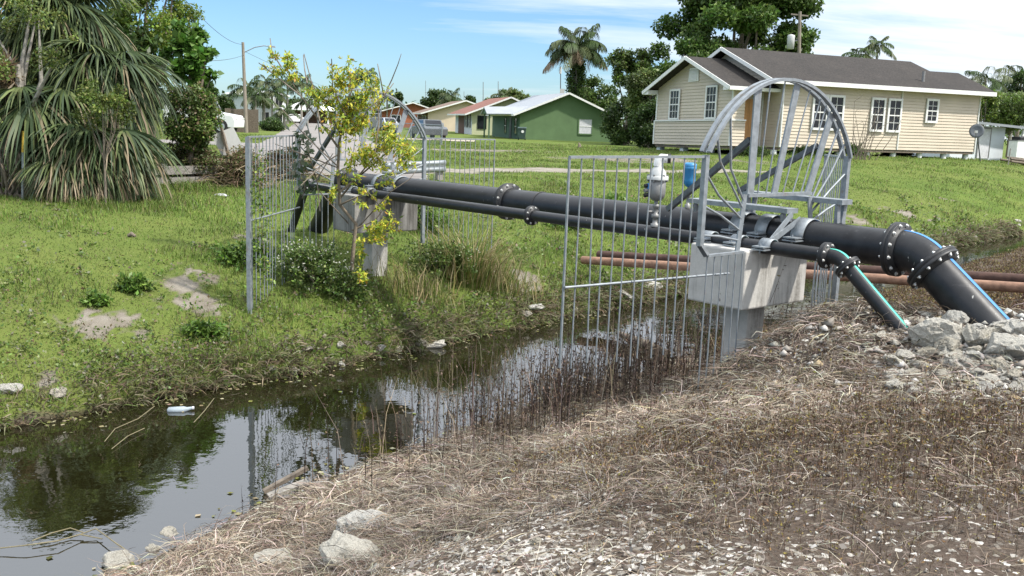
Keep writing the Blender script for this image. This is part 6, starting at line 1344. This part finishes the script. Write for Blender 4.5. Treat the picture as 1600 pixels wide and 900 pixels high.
# flecks of duckweed and fallen leaves on the water by the banks
n = 900; ss_ = rng.uniform(1, 13, n); fr_ = rng.random(n) < .7; ww = np.where(fr_, far_edge(ss_) - rng.exponential(.16, n), near_edge(ss_) + rng.exponential(.12, n)); k = fbm(ss_, ss_ * 0 + 61, 1.6, 2) > .47; ss_, ww = ss_[k], ww[k]; n = len(ss_); r = np.random.default_rng(381)
P = np.stack([ss_ * CD[0] + ww * FN[0], ss_ * CD[1] + ww * FN[1], np.full(n, .006)], -1); a = r.uniform(0, 6.28, n); L = .025 + .04 * r.random(n); e1 = np.stack([np.cos(a), np.sin(a), 0 * a], -1) * L[:, None]; e2 = np.stack([-np.sin(a), np.cos(a), 0 * a], -1) * (L * .4)[:, None]
V = np.stack([P, P + e1 * .5 + e2 + A(0, 0, .004), P + e1, P + e1 * .5 - e2], 1).reshape(-1, 3)
tag(np_mesh('floating_flecks', V, np.arange(4 * n).reshape(-1, 4), M['straw'], None, np.repeat(pal(n, [(.16, .17, .05), (.22, .19, .11), (.10, .10, .04), (.30, .27, .18)], 382), 4, 0)), 'flecks of fallen leaves and water weed floating by the banks', 'floating leaves', kind='stuff')
# ---- near bank: matted straw
def wg(x, y, cx, cy, sx, sy): return np.exp(-(((x - cx) / sx) ** 2 + ((y - cy) / sy) ** 2))
x, y, R_ = polar(400000, -34, 34, 2.7, 13, 321, .9); un_, uf_, s_ = zone(x, y)
grv = gravel_mask(x, y)
ws = .55 * np.exp(-((un_ - .9) / 1.1) ** 2) + .95 * wg(x, y, 2.4, 7.2, 1.4, 1.5) + .7 * wg(x, y, -.9, 5.2, .9, 1.6) + .35 * wg(x, y, .4, 4.9, .8, .8) + .10 + .35 * sstep(.5, .65, fbm(x, y, 2.2, 3))
keep = (un_ > .06 + .25 * rng.random(len(x))) & (rng.random(len(x)) < ws * (1 - .72 * wg(x, y, 2.6, 4.8, 1.9, 1.2)) * (1 - .5 * wg(x, y, 1.4, 3.4, 1.6, .6)) * (1 - .93 * grv) * np.where(y < 3.4, .6, 1)) & (un_ < 7.0)
x, y, R_, un_ = x[keep], y[keep], R_[keep], un_[keep]; n = len(x); r = np.random.default_rng(322)
az = fbm(x, y, 1.6, 2) * 16 + r.normal(size=n) * .9
dens = sstep(.35, .7, fbm(x + 8, y, 1.8, 3))
P = np.stack([x, y, np.maximum(terrain(x, y), 0) + .008 + .085 * r.random(n) ** 1.3 * dens], -1)
el = np.where(r.random(n) < .10, .5 + .6 * r.random(n), .0 + .38 * r.random(n) ** 1.5)
col = pal(n, [(.25, .20, .15), (.36, .30, .235), (.16, .125, .098), (.08, .062, .05), (.54, .485, .41)], 323, .16, [.28, .30, .17, .10, .15])
col = col * (.72 + .5 * sstep(.3, .7, fbm(x + 20, y, 1.1, 3))[:, None])
g1 = straw_geo(P, .07 + .24 * r.random(n) ** 1.5, (.0018 + .0017 * r.random(n)) * np.clip(R_ / 5, .8, 1.8), col, el, az, 324)
tag(np_mesh('dry_straw', g1[0], g1[1], M['straw'], None, g1[2]), 'matted dry straw coloured grass on the near bank', 'dry grass', kind='stuff')
# ---- brown upright dead weeds with small leaves
def weeds(name, label, x, y, hmin, hmax, seed, leafn, cols, lcols, stem_w=.0035, twig=True, pxs=5.0):
    n = len(x); r = np.random.default_rng(seed); z = np.maximum(terrain(x, y), 0) - .02; Hh = hmin + (hmax - hmin) * r.random(n) ** 1.4
    R_ = np.hypot(x, y); az = r.uniform(0, 6.28, n); ln = .05 + .35 * r.random(n) ** 2
    P = np.stack([x, y, z], -1); parts = [blade_geo(P, Hh, stem_w * np.clip(R_ / pxs, .8, 2.2), pal(n, cols, seed), ln, az, seed)]
    dx = np.stack([np.cos(az), np.sin(az), 0 * az], -1)
    k = leafn; t = r.uniform(.25, 1.05, (n, k)); q = P[:, None, :] + UP * (Hh[:, None] * t * .98)[..., None] * np.cos(ln * .5)[:, None, None] + dx[:, None, :] * (Hh * np.sin(ln * .7))[:, None, None] * (t ** 1.4)[..., None]
    q = (q + r.normal(size=q.shape) * .012).reshape(-1, 3); Rq = np.repeat(R_, k)
    parts.append(leaf_geo(q, (.009 + .016 * r.random(len(q))) * np.clip(Rq / 5, .8, 2), pal(len(q), lcols, seed + 1, .22), .2, .22, seed + 2))
    if twig:
        i = r.random(n) < .6; m = i.sum(); t = r.uniform(.3, .8, m); pb = P[i] + UP * (Hh[i] * t)[:, None]
        parts.append(blade_geo(pb, Hh[i] * .35, stem_w * .7 * np.clip(R_[i] / pxs, .8, 2.2), pal(m, cols, seed + 3), .5 + .5 * r.random(m), r.uniform(0, 6.28, m), seed + 4))
    V, Qd, C = merge(parts); tag(np_mesh(name, V, Qd, M['straw'], None, C), label, 'dead weeds', kind='stuff')
DB = [(.085, .056, .038), (.12, .08, .055), (.05, .036, .028), (.20, .15, .11)]; LB = [(.12, .078, .045), (.08, .052, .034), (.10, .068, .044), (.19, .125, .055), (.20, .17, .05), (.25, .21, .15), (.11, .075, .05)]
x, y, R_ = polar(90000, -34, 34, 3.0, 9.5, 331, .8); un_, uf_, s_ = zone(x, y)
wt = .85 * wg(x, y, 2.6, 5.5, 1.8, .75) + .6 * wg(x, y, .9, 5.8, .8, .8) + .4 * wg(x, y, 1.8, 4.4, 1.3, .7) + .05 + .18 * sstep(.5, .65, fbm(x + 2, y, 2.0, 3))
keep = (un_ > .3) & (rng.random(len(x)) < wt * (1 - .97 * gravel_mask(x, y)) * np.where(x < -.2, .35, 1) * np.where(y < 3.7, .45, 1)) & (rng.random(len(x)) < .62)
weeds('brown_weeds', 'low brown dead weeds with a few yellow leaves on the near bank', x[keep], y[keep], .03, .16, 332, 4, DB, LB, .0033)
# tall dark stalks along the near waterline
ss_ = rng.uniform(3.2, 11.5, 4200); uu = np.abs(rng.normal(.8, .6, 4200)) + .02; ww = near_edge(ss_) - uu; x = ss_ * CD[0] + ww * FN[0]; y = ss_ * CD[1] + ww * FN[1]
dn = np.interp(ss_, [3.2, 4.3, 5.5, 7, 9, 11.5], [.03, .16, .5, 1, .9, .35]) * (.35 + 1.0 * sstep(.4, .6, fbm(ss_, ss_ * 0 + 2, 1.5, 2)))
k = rng.random(4200) < dn * .8 * np.interp(ss_, [8, 10], [1, .4])
weeds('tall_dead_stalks', 'tall dark dead stalks standing along the near waterline', x[k], y[k], .2, .95, 341, 9, [(.075, .056, .045), (.12, .092, .07), (.05, .038, .032), (.26, .21, .16)], [(.08, .058, .043), (.05, .038, .03), (.15, .11, .075)], .0045)
# far right weeds beyond the rock pile
x, y, R_ = polar(60000, 12, 34, 9, 32, 351, 1.0); un_, uf_, s_ = zone(x, y); keep = (un_ > .1) & (un_ < 6.5) & (s_ > 10.2)
keep &= (s_ < 13) | (un_ > 1.3)
weeds('bank_dead_weeds', 'brown dead weeds behind the thick pipe along the right part of the canal', x[keep][:15000], y[keep][:15000], .06, .24, 352, 6, DB, LB + [(.16, .15, .04)], .004, True, 7)
x, y, R_ = polar(16000, -1, 34, 9, 12.5, 353, 1.0); un_, uf_, s_ = zone(x, y); keep = (un_ > np.where(s_ < 10.5, 1.3, .3)) & (s_ > 8.5) & (rng.random(len(x)) < .55)
weeds('bank_dead_weeds', 'brown dead weeds around the foot of the near support', x[keep], y[keep], .05, .22, 354, 3, DB, LB[:3], .004, True, 7)
x, y, R_ = polar(30000, 20, 34, 14, 34, 355, 1.0); un_, uf_, s_ = zone(x, y); keep = (un_ > .05) & (un_ < 1.5) & (s_ > 12)
weeds('bank_dead_weeds', 'short brown weeds at the near waterline of the right part of the canal', x[keep], y[keep], .03, .11, 356, 4, DB, LB + [(.14, .15, .05)], .005, False, 7)
# ---- gravel, leaf litter
n = 60000; x, y, R_ = polar(n, -34, 34, 2.7, 11, 361, .8); un_, uf_, s_ = zone(x, y)
keep = (un_ > .15) & (rng.random(n) < np.clip(gravel_mask(x, y) * np.where(y < 5.5, .34, .75) + .085 * (.3 + 1.4 * sstep(.45, .65, fbm(x + 12, y, 1.4, 3))), 0, 1)); x, y, R_ = x[keep], y[keep], R_[keep]; n = len(x); r = np.random.default_rng(362)
oct_v = A([1, 0, 0], [-.6, .8, 0], [-.6, -.8, 0], [.1, .1, .8], [.1, 0, -.6]); of = np.array([[0, 1, 3], [1, 2, 3], [2, 0, 3], [1, 0, 4], [2, 1, 4], [0, 2, 4]])
sz = np.minimum(np.exp(r.normal(-4.85, .6, n)), .026) * np.where(y > 5.8, 1.5, 1) * np.clip(R_ / 5, .8, 1.8); a = r.uniform(0, 6.28, n); ca, sa = np.cos(a), np.sin(a)
ov_ = oct_v[None] * (1 + .35 * r.normal(size=(n, 5, 3))); vx = ov_[..., 0] * ca[:, None] - ov_[..., 1] * sa[:, None]; vy = ov_[..., 0] * sa[:, None] + ov_[..., 1] * ca[:, None]
V = np.stack([vx, vy, ov_[..., 2] * .75], -1) * sz[:, None, None] + np.stack([x, y, terrain(x, y) + sz * .25], -1)[:, None, :]
col = np.repeat(pal(n, [(.60, .58, .54), (.42, .395, .35), (.25, .225, .195), (.13, .112, .095), (.42, .33, .20)], 363, .12, [.22, .30, .29, .15, .04], .015), 5, 0)
tag(np_mesh('gravel', V.reshape(-1, 3), (of[None] + np.arange(n)[:, None, None] * 5).reshape(-1, 3), M['straw'], None, col), 'loose white limestone gravel on the near bank', 'gravel', kind='stuff')
n = 5200; x, y, R_ = polar(n, -20, 34, 2.8, 6.5, 371, .9); un_, uf_, s_ = zone(x, y)
keep = (un_ > .5) & (rng.random(n) < .04 + .55 * sstep(.55, .70, fbm(x + 40, y, 1.6, 3)) * wg(x, y, 1.1, 3.6, 1.9, 1.1)); x, y = x[keep], y[keep]; n = len(x); r = np.random.default_rng(372)
P = np.stack([x, y, terrain(x, y) + .015 + .03 * r.random(n)], -1); d = r.normal(size=(n, 3)) * A(1, 1, .25)
parts = [leaf_geo(P, .018 + .028 * r.random(n), pal(n, [(.46, .44, .41), (.34, .32, .29), (.22, .20, .18)], 373, .12, None, .015), 0, .34, 374, d * 2)]
V, Qd, C = merge(parts); tag(np_mesh('leaf_litter', V, Qd, M['straw'], None, C), 'pale grey curled dead leaves littering the near bank', 'leaf litter', kind='stuff')
# ------------------------------------------------------------------ light, sky, camera
sun_el, sun_az = rad(52), rad(112)     # azimuth clockwise from +Y: sun high to the right, behind the camera
sv = A(math.sin(sun_az) * math.cos(sun_el), math.cos(sun_az) * math.cos(sun_el), math.sin(sun_el))
sl = bpy.data.lights.new('sun', 'SUN'); sl.energy = 3.6; sl.angle = rad(2.5); sl.color = (1, .95, .87); so = bpy.data.objects.new('sun', sl); COL.objects.link(so)
so.rotation_euler = Vector(-sv).to_track_quat('-Z', 'Y').to_euler(); so.location = (10, -10, 30)
wd = bpy.data.worlds.new('World'); sc.world = wd; wd.use_nodes = True; nt = wd.node_tree; bg = nt.nodes['Background']
sky = nt.nodes.new('ShaderNodeTexSky'); sky.sky_type = 'NISHITA'; sky.sun_disc = False; sky.sun_elevation = sun_el; sky.sun_rotation = sun_az; sky.dust_density = .4; sky.air_density = 1.0; sky.ozone_density = 2.2
tc = nt.nodes.new('ShaderNodeTexCoord'); sx = nt.nodes.new('ShaderNodeSeparateXYZ'); nt.links.new(tc.outputs['Generated'], sx.inputs[0])
def mth(op, a, b=None, c=None):
    m = nt.nodes.new('ShaderNodeMath'); m.operation = op
    for i, v in enumerate((a, b, c)):
        if v is None: continue
        if isinstance(v, (int, float)): m.inputs[i].default_value = v
        else: nt.links.new(v, m.inputs[i])
    return m.outputs[0]
zz = mth('ADD', sx.outputs[2], .12); zz = mth('MAXIMUM', zz, .05)
u_, v_ = mth('DIVIDE', sx.outputs[0], zz), mth('DIVIDE', sx.outputs[1], zz)
cv = nt.nodes.new('ShaderNodeCombineXYZ'); nt.links.new(u_, cv.inputs[0]); nt.links.new(v_, cv.inputs[1])
mp = nt.nodes.new('ShaderNodeMapping'); mp.inputs['Rotation'].default_value = (0, 0, rad(14)); mp.inputs['Scale'].default_value = (.55, 1.5, 1); nt.links.new(cv.outputs[0], mp.inputs[0])
n1 = nt.nodes.new('ShaderNodeTexNoise'); n1.inputs['Scale'].default_value = .55; n1.inputs['Detail'].default_value = 9; n1.inputs['Roughness'].default_value = .64; n1.inputs['Distortion'].default_value = .35; nt.links.new(mp.outputs[0], n1.inputs['Vector'])
bias = mth('MULTIPLY_ADD', sx.outputs[0], .55, .03)
bias = mth('MINIMUM', bias, .30)
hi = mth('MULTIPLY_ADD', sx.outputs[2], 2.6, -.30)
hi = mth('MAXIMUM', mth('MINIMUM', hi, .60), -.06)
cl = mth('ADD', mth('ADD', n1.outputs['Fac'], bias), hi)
tint = nt.nodes.new('ShaderNodeMix'); tint.data_type = 'RGBA'; tint.blend_type = 'MULTIPLY'; tint.inputs[0].default_value = 1; tint.inputs[7].default_value = (.64, .86, 1.12, 1); nt.links.new(sky.outputs[0], tint.inputs[6])
r_ = nt.nodes.new('ShaderNodeValToRGB'); e = r_.color_ramp.elements; e[0].position = .47; e[0].color = (0, 0, 0, 1); e[1].position = .74; e[1].color = (.9, .9, .9, 1); nt.links.new(cl, r_.inputs[0])
mx = nt.nodes.new('ShaderNodeMix'); mx.data_type = 'RGBA'; nt.links.new(r_.outputs[0], mx.inputs[0]); nt.links.new(tint.outputs[2], mx.inputs[6]); 
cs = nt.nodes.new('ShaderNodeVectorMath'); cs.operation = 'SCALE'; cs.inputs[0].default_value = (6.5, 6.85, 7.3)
nt.links.new(mth('MULTIPLY_ADD', mth('MAXIMUM', sx.outputs[2], 0.0), 1.1, 1.0), cs.inputs[3]); nt.links.new(cs.outputs[0], mx.inputs[7])  # clouds above the view brightened with height, added as fill light
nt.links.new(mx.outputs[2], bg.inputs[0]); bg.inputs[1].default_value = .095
cam = bpy.data.cameras.new('camera'); co = bpy.data.objects.new('camera', cam); COL.objects.link(co); sc.camera = co
cam.sensor_width = 36; cam.lens = 36 * F / 1600; cam.clip_end = 4000; cam.clip_start = .05
mtx = Matrix.Identity(4)
for i in range(3): mtx[i][0], mtx[i][1], mtx[i][2] = CR[i], CU[i], -_f[i]
mtx.translation = (0, 0, EYE); co.matrix_world = mtx
sc.view_settings.view_transform = 'Standard'; sc.view_settings.look = 'None'; sc.view_settings.exposure = 0.7; sc.view_settings.gamma = 1
sc.render.engine = 'CYCLES'; cy = sc.cycles; cy.use_denoising = True; cy.max_bounces = 6; cy.transparent_max_bounces = 12; cy.diffuse_bounces = 3; cy.glossy_bounces = 3; cy.transmission_bounces = 4
